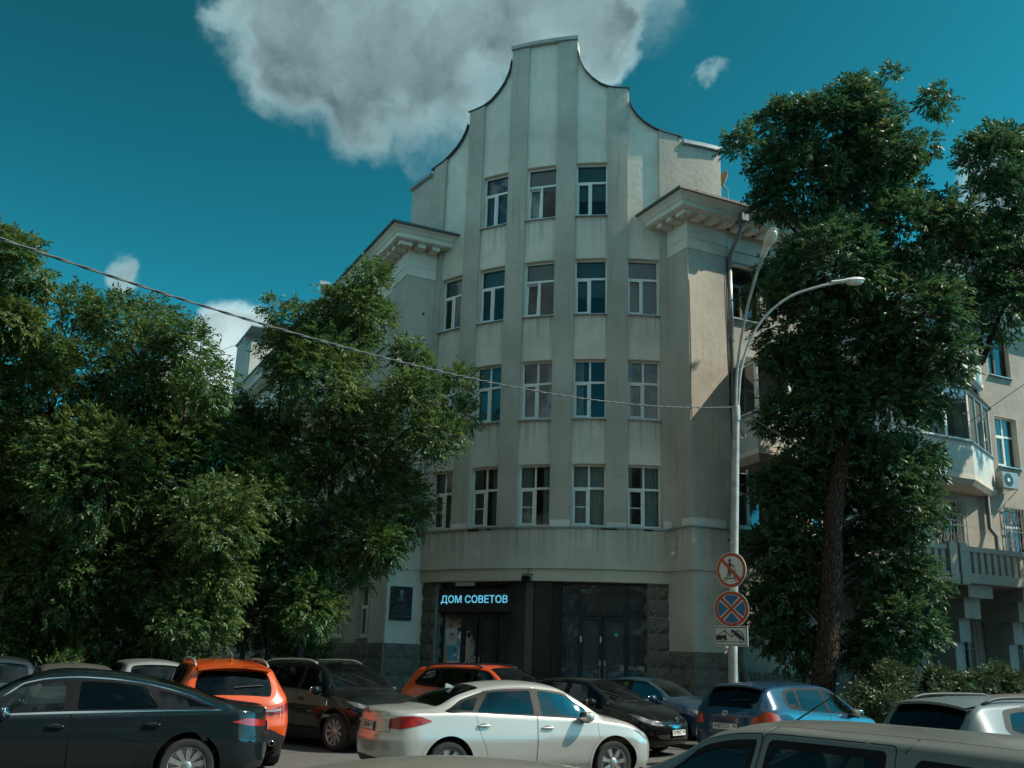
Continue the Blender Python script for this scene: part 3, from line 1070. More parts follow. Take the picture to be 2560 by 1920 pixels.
# ---- balconies of the right front
def balcony(plan, zb, zslab, zp, glaz=None, roofz=None):
    b = MB()
    b.plan(plan, zslab, zslab + .14, FR)
    n = len(plan)
    bal = b.build('balcony', FRIEZE, HOUSE)
    cen = Vector((sum(p[0] for p in plan) / n, sum(p[1] for p in plan) / n))
    b = MB()
    low = [((p[0] - cen.x) * .93 + cen.x, p[1] * .93) for p in plan]
    vs = [FR @ Vector((x, y, zslab)) for x, y in plan] + [FR @ Vector((x, y, zb)) for x, y in low]
    b.add(vs, [tuple(range(n, 2 * n))] + [(i, i + n, (i + 1) % n + n, (i + 1) % n) for i in range(n)])
    b.build('balcony_soffit', RWALL, bal)
    for i in range(n - 1):
        p, q = Vector(plan[i]), Vector(plan[i + 1])
        if p.y > .0 and q.y > .0:
            continue
        L = (q - p).length
        M = FR @ Matrix.Translation((p.x, p.y, 0)) @ Matrix.Rotation(math.atan2(q.y - p.y, q.x - p.x), 4, 'Z')
        MB().box(0.012, L - .012, .02, .09, zslab + .14, zp, M).build('parapet_panel', WHITEPANEL, bal)
        MB().box(-.02, L + .02, -.05, .12, zp, zp + .04, M).build('parapet_rail', ZINC, bal)
        if glaz:
            k = max(1, round(L / 1.05))
            f = MB()
            t = .06
            z0, z1 = zp + .04, glaz
            for j in range(k + 1):
                x = L * j / k
                f.box(max(.0, x - t), min(L, x + t), .02, .08, z0, z1)
            f.box(0, L, .022, .078, z0, z0 + .07).box(0, L, .022, .078, z1 - .07, z1)
            g = link('balcony_window', f.mesh('balcony_window', PVC), bal)
            g.matrix_local = M
            for j in range(k):
                x0, x1 = L * j / k + t, L * (j + 1) / k - t
                o = MB().add([(x0, .05, z0 + .07), (x1, .05, z0 + .07), (x1, .05, z1 - .07), (x0, .05, z1 - .07)], [(0, 1, 2, 3)]).build('pane', BALGLASS, bal)
                o.matrix_local = M
    if glaz and roofz:
        out = [((p[0] - cen.x) * 1.05 + cen.x, p[1] * 1.08 - .02 if p[1] < 0 else p[1]) for p in plan]
        top = [((p[0] - cen.x) * .8 + cen.x, p[1] * .35 if p[1] < 0 else p[1]) for p in plan]
        b = MB()
        vs = [FR @ Vector((x, y, glaz)) for x, y in out] + [FR @ Vector((x, y, roofz)) for x, y in top]
        b.add(vs, [tuple(range(n - 1, -1, -1)), tuple(range(n, 2 * n))] + [(i, (i + 1) % n, (i + 1) % n + n, i + n) for i in range(n)])
        b.build('balcony_roof', ZINC, bal)
    return bal


WHITEPANEL = m_simple('balcony_panel', (0.50, 0.505, 0.455), 0.6, 0.06, 1.5)
BALGLASS = m_glass('balcony_glass', (0.75, 0.78, 0.74), f0=0.10, grime_veil=0.06)
balcony([(1.72, .14), (1.5, -1.2), (4.1, -1.2), (4.9, .14)], 7.5, 7.72, 8.93, 10.55, 10.9)
balcony([(6.0, .14), (8.3, -1.2), (10.6, -1.2), (13.35, .14)], 7.72, 7.90, 9.15, 11.0, 11.45)
balcony([(6.0, .14), (8.3, -1.2), (10.6, -1.2), (13.2, .14)], 11.55, 11.7, 12.6)
# terrace with weathered balustrade
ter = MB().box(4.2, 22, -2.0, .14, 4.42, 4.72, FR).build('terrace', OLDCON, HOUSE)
segs = [(4.4, 8.05), (8.85, 14.6), (15.1, 22)]
for a, b in segs:
    MB().box(a, b, -1.98, -1.78, 5.38, 5.54, FR).build('balustrade_rail', OLDCON, ter)
    nb = int((b - a) / .29)
    bm_ = MB().box(-.085, .085, -1.94, -1.82, 4.72, 5.38).mesh('baluster', OLDCON)
    for i in range(nb):
        o = link('baluster', bm_, ter)
        o.matrix_local = FR @ Matrix.Translation((a + (i + .5) * (b - a) / nb, 0, 0))
for x in (4.3, 8.22, 8.68, 14.72, 14.98):
    MB().box(x - .17, x + .17, -2.06, -1.72, 4.36, 5.62, FR).build('balustrade_post', OLDCON, ter)
MB().box(4.2, 4.4, -1.9, .1, 4.72, 5.5, FR).build('parapet_panel', OLDCON, ter)
for x in (6.6, 9.7, 12.2, 15.2):
    st = MB()
    for j, (hw_, dz) in enumerate(((.55, 4.02), (.36, 3.4), (.24, 2.7))):
        st.box(x - hw_, x + hw_, -1.7 + .35 * j, .1, dz, (4.42, 4.02, 3.4)[j], FR)
    st.box(x - .2, x + .2, -.75, .1, 0.1, 2.7, FR)
    st.build('terrace_bracket', OLDCON, ter)
# window grilles on the low windows
def grille(cx, b, t, lance=False):
    g = MB()
    w = 1.3
    for i in range(9):
        x = cx - w / 2 + w * i / 8
        g.box(x - .011, x + .011, .05, .072, b, t, FR)
    for z in (b + .05, (b + t) / 2, t - .05):
        g.box(cx - w / 2, cx + w / 2, .046, .076, z - .013, z + .013, FR)
    for i in range(4):
        x = cx - w / 2 + w * (i * 2 + 1) / 8
        for zz in (b + .45, t - .45):
            pts = [FR @ Vector((x + .1 * math.cos(q), .045, zz + .16 * math.sin(q))) for q in [j * math.pi / 6 for j in range(13)]]
            g.tube(pts, .010, 5, caps=False)
    g.build('window_grille', IRON, HOUSE)


for cx in RCOLS[1:]:
    grille(cx, 1.3, 3.8)
for cx in (10.9, 14.2, 17.4):
    grille(cx, ROWS3[0][0] + .02, ROWS3[0][1])

# ------------------------------------------------------------------ cars
def pchip(keys):
    xs = np.array([k[0] for k in keys], float)
    ys = np.array([k[1] for k in keys], float)
    h = np.diff(xs)
    d = np.diff(ys) / h
    m = np.zeros_like(xs)
    m[0], m[-1] = d[0], d[-1]
    for i in range(1, len(xs) - 1):
        if d[i - 1] * d[i] > 0:
            w1, w2 = 2 * h[i] + h[i - 1], h[i] + 2 * h[i - 1]
            m[i] = (w1 + w2) / (w1 / d[i - 1] + w2 / d[i])

    def f(x):
        x = np.clip(np.asarray(x, float), xs[0], xs[-1])
        i = np.clip(np.searchsorted(xs, x) - 1, 0, len(xs) - 2)
        t = (x - xs[i]) / h[i]
        t2, t3 = t * t, t * t * t
        return (2 * t3 - 3 * t2 + 1) * ys[i] + (t3 - 2 * t2 + t) * h[i] * m[i] + (-2 * t3 + 3 * t2) * ys[i + 1] + (t3 - t2) * h[i] * m[i + 1]
    return f


class Shell:
    """car skin: s(u, v), u runs round the nose and tail, v from sill (0) to roof centre (5)"""
    LE = 1.15
    BL = {1: .34, 2: .26, 3: .17, 4: .13}

    def __init__(s, sp):
        s.sp = sp
        s.f = {k: pchip(sp[k]) for k in ('zt', 'zb', 'wt', 'dz', 'zs', 'gf', 'gr')}
        s.xf, s.xr, s.hw = sp['xf'], sp['xr'], sp['hw']
        s.x0f, s.x0r = s.xf - sp.get('nose', .55), s.xr + sp.get('tail', .50)
        s.nf, s.nr = sp.get('nf', 2.7), sp.get('nr', 3.2)
        s.uf, s.ur = s.x0f + s.LE, s.x0r - s.LE

    def xe(s, u):
        u = np.asarray(u, float)
        x = u.copy()
        e = np.ones_like(u)
        m = u > s.x0f
        ph = np.clip((u[m] - s.x0f) / s.LE, 0, 1) * np.pi / 2
        x[m] = s.x0f + (s.xf - s.x0f) * np.sin(ph) ** (2 / s.nf)
        e[m] = np.maximum(np.cos(ph), 1e-9) ** (2 / s.nf)
        m = u < s.x0r
        ph = np.clip((s.x0r - u[m]) / s.LE, 0, 1) * np.pi / 2
        x[m] = s.x0r - (s.x0r - s.xr) * np.sin(ph) ** (2 / s.nr)
        e[m] = np.maximum(np.cos(ph), 1e-9) ** (2 / s.nr)
        return x, e

    def p(s, u, v):
        u = np.asarray(u, float)
        v = np.asarray(v, float)
        x, e = s.xe(u)
        sp = s.sp
        zs, zb, zt, wt, dz = (s.f[k](x) for k in ('zs', 'zb', 'zt', 'wt', 'dz'))
        zc = sp['zc'] * np.ones_like(x)
        zc = np.minimum(zc, zs + (zb - zs) * .72)
        zl = zs + (zc - zs) * .36
        P = [(s.hw * .90, zs), (s.hw * sp.get('w1', .972), zl), (s.hw * np.ones_like(x), zc), (s.hw * sp.get('w3', .945), zb), (np.minimum(wt, s.hw * sp.get('w3', .945) - .02), zt - dz), (0 * x, zt)]
        P = [(a * np.ones_like(x), b * np.ones_like(x)) for a, b in P]
        Y = np.stack([a for a, b in P])
        Z = np.stack([b for a, b in P])
        idx = np.arange(x.size).reshape(x.shape)

        def raw(vv):
            k = np.clip(np.floor(vv).astype(int), 0, 4)
            t = vv - k
            y0 = np.take_along_axis(Y, k[None], 0)[0]
            y1 = np.take_along_axis(Y, k[None] + 1, 0)[0]
            z0 = np.take_along_axis(Z, k[None], 0)[0]
            z1 = np.take_along_axis(Z, k[None] + 1, 0)[0]
            y = y0 + (y1 - y0) * t
            z = np.where(k == 4, zt - dz * (1 - t) ** 2, z0 + (z1 - z0) * t)
            return y, z
        y, z = raw(v)
        for k, b in s.BL.items():
            m = np.abs(v - k) < b
            if m.any():
                ya, za = raw(np.full_like(v, k - b))
                yc, zc2 = raw(np.full_like(v, k + b))
                t = (v - (k - b)) / (2 * b)
                yy = (1 - t) ** 2 * ya + 2 * t * (1 - t) * Y[k] + t * t * yc
                zz = (1 - t) ** 2 * za + 2 * t * (1 - t) * Z[k] + t * t * zc2
                y = np.where(m, yy, y)
                z = np.where(m, zz, z)
        y = y * e
        # gentle bulge of the flanks towards mid-length
        wf = np.clip((x - (s.xf - .75)) / .75, 0, 1)
        wr = np.clip(((s.xr + .75) - x) / .75, 0, 1)
        x = x + s.f['gf'](z) * wf * wf * (3 - 2 * wf) - s.f['gr'](z) * wr * wr * (3 - 2 * wr)
        return np.stack([x, y, z], -1)

    def nrm(s, u, v):
        e = 4e-3
        u0 = u
        u = np.clip(u, s.ur + .03, s.uf - .03)
        du = s.p(u + e, v) - s.p(u - e, v)
        v0, v1 = np.clip(v - e, 0, 5), np.clip(v + e, 0, 5)
        dv = s.p(u, v1) - s.p(u, v0)
        n = np.cross(du, dv)
        n = -n
        l = np.linalg.norm(n, axis=-1, keepdims=True)
        n = n / np.maximum(l, 1e-12)
        top = v > 4.995
        n[top, 1] = 0
        n = n / np.maximum(np.linalg.norm(n, axis=-1, keepdims=True), 1e-9)
        bad = l[..., 0] < 1e-10
        n[bad] = (0, 0, 1)
        # nose and tail centre lines
        c = (u0 > s.uf - .004) | (u0 < s.ur + .004)
        n[c, 1] = 0
        n = n / np.maximum(np.linalg.norm(n, axis=-1, keepdims=True), 1e-9)
        # outwards
        pp = s.p(u, v)
        flip = (n[:, 1] * pp[:, 1] + n[:, 2] * (pp[:, 2] - .6) * .8 + n[:, 0] * pp[:, 0] * .12) < 0
        n[flip] *= -1
        return n

    def vz(s, x, z, vmax=3.0):
        vs = np.linspace(0, vmax, 120)
        q = s.p(np.full_like(vs, x), vs)
        return float(np.interp(z, q[:, 2], vs))


SV = 0.33


def densify(poly, step=0.06):
    out = []
    n = len(poly)
    for i in range(n):
        a, b = np.array(poly[i]), np.array(poly[(i + 1) % n])
        d = b - a
        L = math.hypot(d[0], d[1] * SV)
        k = max(1, int(L / step))
        for j in range(k):
            out.append(tuple(a + d * j / k))
    return out


def rnd_poly(poly, r=0.04, fix=()):
    """round the corners of a (u, v) polygon"""
    out = []
    n = len(poly)
    for i in range(n):
        a, b, c = np.array(poly[i - 1]), np.array(poly[i]), np.array(poly[(i + 1) % n])
        sc = np.array([1, SV])
        la, lc = np.linalg.norm((a - b) * sc), np.linalg.norm((c - b) * sc)
        if i in fix or r <= 0:
            out.append(tuple(b))
            continue
        q = min(r, .45 * la, .45 * lc)
        p0 = b + (a - b) / la * q
        p1 = b + (c - b) / lc * q
        for t in (0, .25, .5, .75, 1):
            out.append(tuple((1 - t) ** 2 * p0 + 2 * t * (1 - t) * b + t * t * p1))
    return out


def inset(poly, d):
    """move a (u, v) polygon's sides inwards by about d metres"""
    pts = [np.array([p[0], p[1] * SV]) for p in poly]
    n = len(pts)
    A = sum(pts[i][0] * pts[(i + 1) % n][1] - pts[(i + 1) % n][0] * pts[i][1] for i in range(n))
    sg = 1 if A > 0 else -1
    out = []
    for i in range(n):
        a, b, c = pts[i - 1], pts[i], pts[(i + 1) % n]
        e1, e2 = b - a, c - b
        n1 = np.array([-e1[1], e1[0]]) / max(np.linalg.norm(e1), 1e-9) * sg
        n2 = np.array([-e2[1], e2[0]]) / max(np.linalg.norm(e2), 1e-9) * sg
        m = n1 + n2
        m /= max(np.linalg.norm(m), 1e-6)
        k = d / max(.35, m @ n1)
        q = b + m * k
        out.append((q[0], q[1] / SV))
    return out


def m_paint(name, color, metal=0.35, rough=0.30, dust=0.25, dustc=(0.20, 0.19, 0.165), coat=1.0, spec=.5):
    m, k = new_mat(name)
    tc = k.n('ShaderNodeTexCoord').outputs['Object']
    nz = k.noise(tc, 2.2, 5.0, 0.6)
    geo = k.n('ShaderNodeNewGeometry')
    up = k.n('ShaderNodeSeparateXYZ', {0: geo.outputs['Normal']}).outputs['Z']
    pz = k.n('ShaderNodeSeparateXYZ', {0: tc}).outputs['Z']
    # settled dust on upward faces, road film low on the flanks
    g = k.math('MAXIMUM', k.mapr(up, 0.55, 1.0, 0.05, dust), k.mapr(pz, 0.75, 0.25, 0.03, dust * .9))
    g = k.math('MULTIPLY', g, k.mapr(nz, 0.25, 0.7, 0.55, 1.0))
    c = k.mix(g, color, dustc)
    fl = k.noise(tc, 900.0, 0.0, 0.5)
    nrm = bump(k, fl, 0.015, 0.001)
    rg = k.math('ADD', k.math('MULTIPLY', g, 0.5), rough)
    cr = k.math('ADD', k.math('MULTIPLY', g, 0.45), 0.03)
    fin(k, principled(k, color=c, rough=rg, metal=metal, spec=spec, coat=k.mapr(g, 0, .6, coat, coat * .45, False), coat_r=cr, normal=nrm).outputs[0])
    return m


CHROME = m_simple('chrome', (0.62, 0.63, 0.62), 0.12, 0.03, 5, metal=1.0)
ALLOY = m_simple('alloy_rim', (0.50, 0.50, 0.48), 0.32, 0.15, 12, metal=0.8)
ALLOYD = m_simple('dark_alloy_rim', (0.05, 0.05, 0.05), 0.4, 0.15, 12, metal=0.6)
SEAM = m_simple('panel_gap', (0.006, 0.006, 0.006), 0.9, 0.0, 5)
GLOSSB = m_simple('gloss_black_trim', (0.006, 0.006, 0.007), 0.5, 0.0, 5, spec=.15)
SEATM = m_simple('seat_fabric', (0.035, 0.034, 0.032), 0.9, 0.2, 8)
DASHM = m_simple('dashboard', (0.025, 0.025, 0.025), 0.7, 0.1, 8)
PLATEW = m_simple('plate_white', (0.62, 0.62, 0.58), 0.45, 0.06, 12)
PLATEK = m_simple('plate_black', (0.012, 0.012, 0.012), 0.5, 0.0, 12)


def m_lamp(name, c1, c2, scale=70.0):
    m, k = new_mat(name)
    tc = k.n('ShaderNodeTexCoord').outputs['Object']
    st = k.n('ShaderNodeMapping', {'Vector': tc, 'Scale': (1.0, 1.0, .35)}).outputs[0]
    w = k.n('ShaderNodeTexVoronoi', {'Vector': st, 'Scale': scale}).outputs['Distance']
    a = k.noise(tc, 7.0, 2.0, 0.5)
    c = k.mix(k.mapr(a, .4, .6), c1, c2)
    c = k.mix(k.mapr(w, .1, .7, 0, .35), c, tuple(x * .4 for x in c1))
    fin(k, principled(k, color=c, rough=0.3, metal=0.0, coat=.8, coat_r=0.03, normal=bump(k, w, .25, .01)).outputs[0])
    return m


HEADL = m_lamp('headlight_lens', (0.42, 0.43, 0.41), (0.14, 0.145, 0.14))
TAILL = m_lamp('tail_lamp_lens', (0.36, 0.012, 0.008), (0.22, 0.006, 0.004))
TAILO = m_lamp('tail_lamp_amber', (0.48, 0.07, 0.012), (0.42, 0.02, 0.008))


def blob(mb, c, s, p=2.6, M=None, nu=14, nv=8):
    """rounded box"""
    vs, fs = [], []
    sg = lambda t, q: math.copysign(abs(t) ** (2 / q), t)
    for j in range(nv + 1):
        b = -math.pi / 2 + math.pi * j / nv
        for i in range(nu):
            a = 2 * math.pi * i / nu
            q = Vector((c[0] + s[0] * sg(math.cos(b), p) * sg(math.cos(a), p), c[1] + s[1] * sg(math.cos(b), p) * sg(math.sin(a), p), c[2] + s[2] * sg(math.sin(b), p)))
            vs.append(M @ q if M is not None else q)
    for j in range(nv):
        for i in range(nu):
            fs.append((j * nu + i, j * nu + (i + 1) % nu, (j + 1) * nu + (i + 1) % nu, (j + 1) * nu + i))
    return mb.add(vs, fs)


def wheel_meshes(r, w, spokes, rim_mat, style='split'):
    key = (r, w, spokes, rim_mat.name, style)
    if key in WCACHE:
        return WCACHE[key]
    rr = r * .69
    t = MB().lathe([(rr, -w / 2 + .01), (rr + .02, -w / 2), (r * .93, -w / 2 + .004), (r * .985, -w / 2 + .03), (r, -w / 2 + .055), (r, w / 2 - .055), (r * .985, w / 2 - .03), (r * .93, w / 2 - .004), (rr + .02, w / 2), (rr, w / 2 - .01)], 40)
    rim = MB().lathe([(rr * 1.0, w / 2 - .006), (rr * .965, w / 2 - .012), (rr * .93, w / 2 - .04), (rr * .90, -w / 2 + .03)], 40)
    rim.lathe([(rr * .88, w / 2 - .10), (.03, w / 2 - .10)], 24)
    hub = .062
    for i in range(spokes):
        a = 2 * math.pi * i / spokes
        for da, wd in (((-.085, .016), (.085, .016)) if style == 'split' else ((0, .032),)):
            ca, sa = math.cos(a + da), math.sin(a + da)
            ci, si = math.cos(a + da * .6), math.sin(a + da * .6)
            tx, ty = -sa, ca
            p0 = Vector((ci * hub * .6, si * hub * .6, 0))
            p1 = Vector((ca * rr * .95, sa * rr * .95, 0))
            q = Vector((tx, ty, 0))
            z0, z1 = w / 2 - .035, w / 2 - .018
            vs = [p0 + q * wd * 1.2 + Vector((0, 0, z0)), p0 - q * wd * 1.2 + Vector((0, 0, z0)), p1 - q * wd + Vector((0, 0, z1)), p1 + q * wd + Vector((0, 0, z1))]
            vs += [v - Vector((0, 0, .03)) for v in vs]
            rim.add(vs, [(3, 2, 1, 0), (4, 5, 6, 7), (0, 1, 5, 4), (2, 3, 7, 6), (1, 2, 6, 5), (3, 0, 4, 7)])
    rim.lathe([(hub, w / 2 - .045), (hub, w / 2 - .03), (hub * .8, w / 2 - .022), (0.001, w / 2 - .02)], 16)
    k = (t.mesh('tyre', RUBBER, True, R_(40)), rim.mesh('rim', rim_mat, True, R_(35)), MB().lathe([(rr * .9, -w / 2 + .02), (.001, -w / 2 + .02)], 20).mesh('wheel', BLACKP))
    WCACHE[key] = k
    return k


DARK_CLASS = {'grille': BLACKP, 'lower': BLACKP, 'trim': GLOSSB, 'seam': SEAM, 'chrome': CHROME, 'mesh': SEAM}


def make_car(name, label, group, sp, paint, loc, heading, glass=None, rear_glass=None, plate_f=None, plate_r=None):
    sh = Shell(sp)
    car = thing(name, label, 'car', (loc[0], loc[1], loc[2] if len(loc) > 2 else 0.0), heading, group)
    glass = glass or CARGLASS
    rear_glass = rear_glass or glass
    uw = lambda x: x                    # flank positions are metres
    ax, r = sp['axle'], sp['r']
    feats = []                          # (class, polygon, offset)

    def feat(cls, poly, off=0.0, rr=0.0, fix=()):
        feats.append((cls, densify(rnd_poly(poly, rr, fix) if rr else poly), off))

    # --- doors and lids (gap, then panel)
    for cls, poly, rr in sp['panels']:
        q = rnd_poly(poly, rr)
        feats.append(('seam', densify(q), -.006))
        feats.append((cls, densify(inset(q, sp.get('gap', .0065))), 0.0))
    for cls, poly, rr, off in sp['feats']:
        feat(cls, poly, off, rr)
    # --- glass
    for cls, poly, rr in sp['glass']:
        if cls != 'none':
            feat(cls, poly, -.004, rr)
    # --- wheel arches
    for sx in (1, -1):
        xw = sx * ax if not isinstance(ax, tuple) else (ax[0] if sx > 0 else ax[1])
        for cls, ra in ((sp.get('arch_cls', 'archlip'), r + sp.get('arch', .065) + .05), ('hole', r + sp.get('arch', .065))):
            pts = []
            zc = r + .01
            th0 = math.asin(max(-1, min(1, (float(sh.f['zs'](xw)) - zc) / ra)))
            for i in range(33):
                t = th0 + (math.pi - 2 * th0) * i / 32
                x, z = xw + ra * math.cos(t), zc + ra * math.sin(t)
                pts.append((x, max(0.0, sh.vz(x, z))))
            pts = [(pts[0][0], 0.0)] + pts + [(pts[-1][0], 0.0)]
            feats.append((cls, pts, .012 if cls == 'lower' else 0.004))
    # --- planar cut of the unrolled skin
    us = list(np.linspace(sh.ur, sh.x0r, 15)[:-1]) + list(np.arange(sh.x0r, sh.x0f, .075)) + list(np.linspace(sh.x0f, sh.uf, 15))
    vs = [0, .2, .45, .68, .8, .9, 1, 1.1, 1.2, 1.34, 1.55, 1.76, 1.85, 1.93, 2, 2.08, 2.16, 2.26, 2.5, 2.72, 2.83, 2.89, 2.95, 3, 3.05, 3.11, 3.17, 3.3, 3.5, 3.7, 3.86, 3.91, 3.96, 4, 4.04, 4.09, 4.14, 4.25, 4.4, 4.6, 4.8, 5.0]
    verts = [(u, v * SV) for u in us for v in vs]
    faces = []
    for cls, poly, off in feats:
        poly = [(min(max(u, sh.ur), sh.uf), min(max(v, 0.0), 5.0)) for u, v in poly]
        area = sum(p[0] * q[1] - q[0] * p[1] for p, q in zip(poly, poly[1:] + poly[:1]))
        if area < 0:
            poly = poly[::-1]
        ids = []
        for (u, v) in poly:
            u = min(max(u, sh.ur), sh.uf)
            v = min(max(v, 0.0), 5.0)
            ids.append(len(verts))
            verts.append((u, v * SV))
        faces.append(ids)
    vo, eo, fo, _, _, of = delaunay_2d_cdt([Vector(p) for p in verts], [], faces, 0, 1e-5)
    V = np.array([(p[0], p[1] / SV) for p in vo])
    P = sh.p(V[:, 0], V[:, 1])
    N = sh.nrm(V[:, 0], V[:, 1])
    buckets = {}
    for tri, src in zip(fo, of):
        k = max(src) if src else -1
        buckets.setdefault(k, []).append(tri)
    merged = {}
    for k, tris in buckets.items():
        cls = 'body' if k < 0 else feats[k][0]
        if cls == 'hole':
            continue
        key = (cls, 0 if cls == 'body' else k)
        merged.setdefault(key, []).append((tris, 0.0 if k < 0 else feats[k][2]))
    matmap = dict(DARK_CLASS)
    matmap.update(body=paint, archlip=paint, door=paint, lid=paint, bumper=paint, headlight=HEADL, taillight=TAILL, tailamber=TAILO, window=glass, rear_side_window=rear_glass,
                  windscreen=sp.get('ws_glass', glass), rear_window=sp.get('rw_glass', rear_glass), lamp=HEADL, sunroof=GLOSSB, silver=GREYMET)
    nice = dict(body='body', archlip='wheel_arch', door='door', lid='lid', bumper='bumper', headlight='headlight', taillight='tail_lamp', tailamber='tail_lamp', window='side_window',
                rear_side_window='side_window', windscreen='windscreen', rear_window='rear_window', grille='grille', lower='lower_cladding', trim='window_trim', seam='panel_gap',
                chrome='chrome_strip', mesh='intake', lamp='fog_lamp', sunroof='roof_panel', silver='silver_strip')
    doors = {1: [], -1: []}
    for (cls, k), groups in merged.items():
        ext = np.concatenate([V[np.unique(np.array(g[0]))] for g in groups])
        one = cls == 'body' or ext[:, 0].max() > sh.uf - .02 or ext[:, 0].min() < sh.ur + .02 or ext[:, 1].max() > 4.98
        for sides in (((1, -1),) if one else ((1,), (-1,))):
            vv, nn, ff = [], [], []
            for sd_ in sides:
                for tris, off in groups:
                    t = np.array(tris)
                    uq, inv = np.unique(t, return_inverse=True)
                    inv = inv.reshape(t.shape)
                    pts = P[uq] + N[uq] * off
                    nr = N[uq].copy()
                    if sd_ < 0:
                        pts = pts * (1, -1, 1)
                        nr = nr * (1, -1, 1)
                    # consistent winding from the analytic normal
                    a, b, c = pts[inv[:, 0]], pts[inv[:, 1]], pts[inv[:, 2]]
                    gn = np.cross(b - a, c - a)
                    fl = (gn * (nr[inv[:, 0]] + nr[inv[:, 1]] + nr[inv[:, 2]])).sum(1) < 0
                    inv[fl] = inv[fl][:, ::-1]
                    o = len(vv)
                    vv.extend(pts.tolist())
                    nn.extend(nr.tolist())
                    ff.extend((inv + o).tolist())
            me = bpy.data.meshes.new(nice[cls])
            me.from_pydata(vv, [], ff)
            me.materials.append(matmap[cls])
            me.polygons.foreach_set('use_smooth', [True] * len(me.polygons))
            me.normals_split_custom_set_from_vertices(nn)
            o = link(nice[cls], me, car)
            if cls == 'door':
                doors[sides[0]].append((o, feats[k][1]))
    # --- handles, mirrors
    for sd_ in (1, -1):
        for o, poly in doors[sd_]:
            xm = min(p[0] for p in poly) + sp.get('hdl', .17)
            pp = sh.p(np.array([xm]), np.array([sp.get('hdlv', 2.55)]))[0]
            hb = MB()
            blob(hb, (pp[0], pp[1] + .018, pp[2]), (.105, .020, .018), 3.0)
            if sd_ < 0:
                hb.v = [(a, -b, c) for a, b, c in hb.v]
                hb.f = [f[::-1] for f in hb.f]
            hb.build('handle', sp.get('hdl_mat', paint), o, smooth=True)
            cb = MB()
            blob(cb, (pp[0], pp[1] - .005, pp[2] - .002), (.075, .012, .034), 2.2)
            if sd_ < 0:
                cb.v = [(a, -b, c) for a, b, c in cb.v]
                cb.f = [f[::-1] for f in cb.f]
            cb.build('handle_cup', SEAM, o, smooth=True)
        mx, mv = sp['mirror']
        pp = sh.p(np.array([mx]), np.array([mv]))[0]
        M = Matrix.Translation((pp[0], sd_ * (pp[1] + .12), pp[2] + .07)) @ Matrix.Rotation(R_(-12 * sd_), 4, 'Z')
        mb = MB()
        blob(mb, (0, 0, 0), (.085, .115, .078), 2.6, M)
        mir = mb.build('mirror', paint, car, smooth=True)
        mb = MB().box(-.03, .03, -.14, .02, -.09, -.05, M @ Matrix.Scale(sd_, 4, (0, 1, 0)))
        mb.build('mirror_stalk', BLACKP, mir)
        mb = MB()
        blob(mb, (-.072, 0, 0), (.018, .10, .066), 3, M)
        mb.build('mirror_glass', CHROME, mir, smooth=True)
    # --- wheels
    t_me, r_me, w_me = wheel_meshes(r, sp.get('tw', .205), sp.get('spokes', 10), sp.get('rim', ALLOY), sp.get('rim_style', 'split'))
    for sx in (1, -1):
        xw = sx * ax if not isinstance(ax, tuple) else (ax[0] if sx > 0 else ax[1])
        for sd_ in (1, -1):
            wh = link('wheel', w_me, car)
            M = Matrix.Translation((xw, sd_ * (sp['hw'] - .125), r)) @ Matrix.Rotation(R_(-90 * sd_), 4, 'X') @ Matrix.Rotation(random.uniform(0, 1), 4, 'Z')
            wh.matrix_local = M
            link('tyre', t_me, wh)
            link('rim', r_me, wh)
    # --- underside and cabin
    fl = MB().box(sp['xr'] + .3, sp['xf'] - .3, -sp['hw'] + .24, sp['hw'] - .24, .17, .52)
    fl.box(sp['xr'] + .25, sp['xf'] - .35, -sp['hw'] + .10, sp['hw'] - .10, .19, .24)
    fl.build('underbody', SEAM, car)
    cab = sp['cabin']                      # (dash x, front seat x, rear seat x, seat top z)
    zt_ = cab[3]
    db = MB()
    blob(db, (cab[0] + .1, 0, .78), (.34, sp['hw'] - .16, .15), 4)
    db.build('dashboard', DASHM, car, smooth=True)
    st = MB().lathe([(.175 + .014 * math.cos(q), .014 * math.sin(q)) for q in [i * math.pi / 4 for i in range(8)]], 24,
                    Matrix.Translation((cab[0] - .32, .36, .86)) @ Matrix.Rotation(R_(-68), 4, 'Y'), closed=True)
    st.build('steering_wheel', BLACKP, car, smooth=True)
    for x, ys in ((cab[1], (.36, -.36)), (cab[2], (.36, -.36))):
        for y in ys:
            sb = MB()
            blob(sb, (x - .05, y, zt_ - .42), (.10, .24, .36), 3.2, Matrix.Translation((x, 0, zt_ - .7)) @ Matrix.Rotation(R_(-14), 4, 'Y') @ Matrix.Translation((-x, 0, -zt_ + .7)))
            blob(sb, (x + .22, y, .48), (.28, .25, .11), 3.2)
            so = sb.build('seat', SEATM, car, smooth=True)
            hb = MB()
            blob(hb, (x - .16, y, zt_ + .05), (.055, .13, .10), 2.8)
            hb.build('headrest', SEATM, so, smooth=True)
    # --- plates
    for end, txt in ((1, plate_f), (-1, plate_r)):
        if not txt:
            continue
        zpl = sp['plate_z'][0 if end > 0 else 1]
        uu = sh.uf if end > 0 else sh.ur
        vv_ = np.linspace(0.0, 5, 200)
        q = sh.p(np.full(200, uu - end * .12), vv_)
        xp = float(np.interp(zpl, q[:, 2], q[:, 0])) + end * .022
        M = Matrix.Translation((xp, 0, zpl)) @ Matrix.Rotation(R_(90 * end), 4, 'Z') @ Matrix.Rotation(R_(90 - 4), 4, 'X')
        pb = MB().box(-.262, .262, -.058, .058, -.014, 0)
        pb.v = [tuple(M @ Vector(p)) for p in pb.v]
        po = pb.build('number_plate', PLATEK, car)
        pb = MB().box(-.255, .255, -.051, .051, 0.0005, .0035)
        pb.v = [tuple(M @ Vector(p)) for p in pb.v]
        pb.build('plate_face', PLATEW, po)
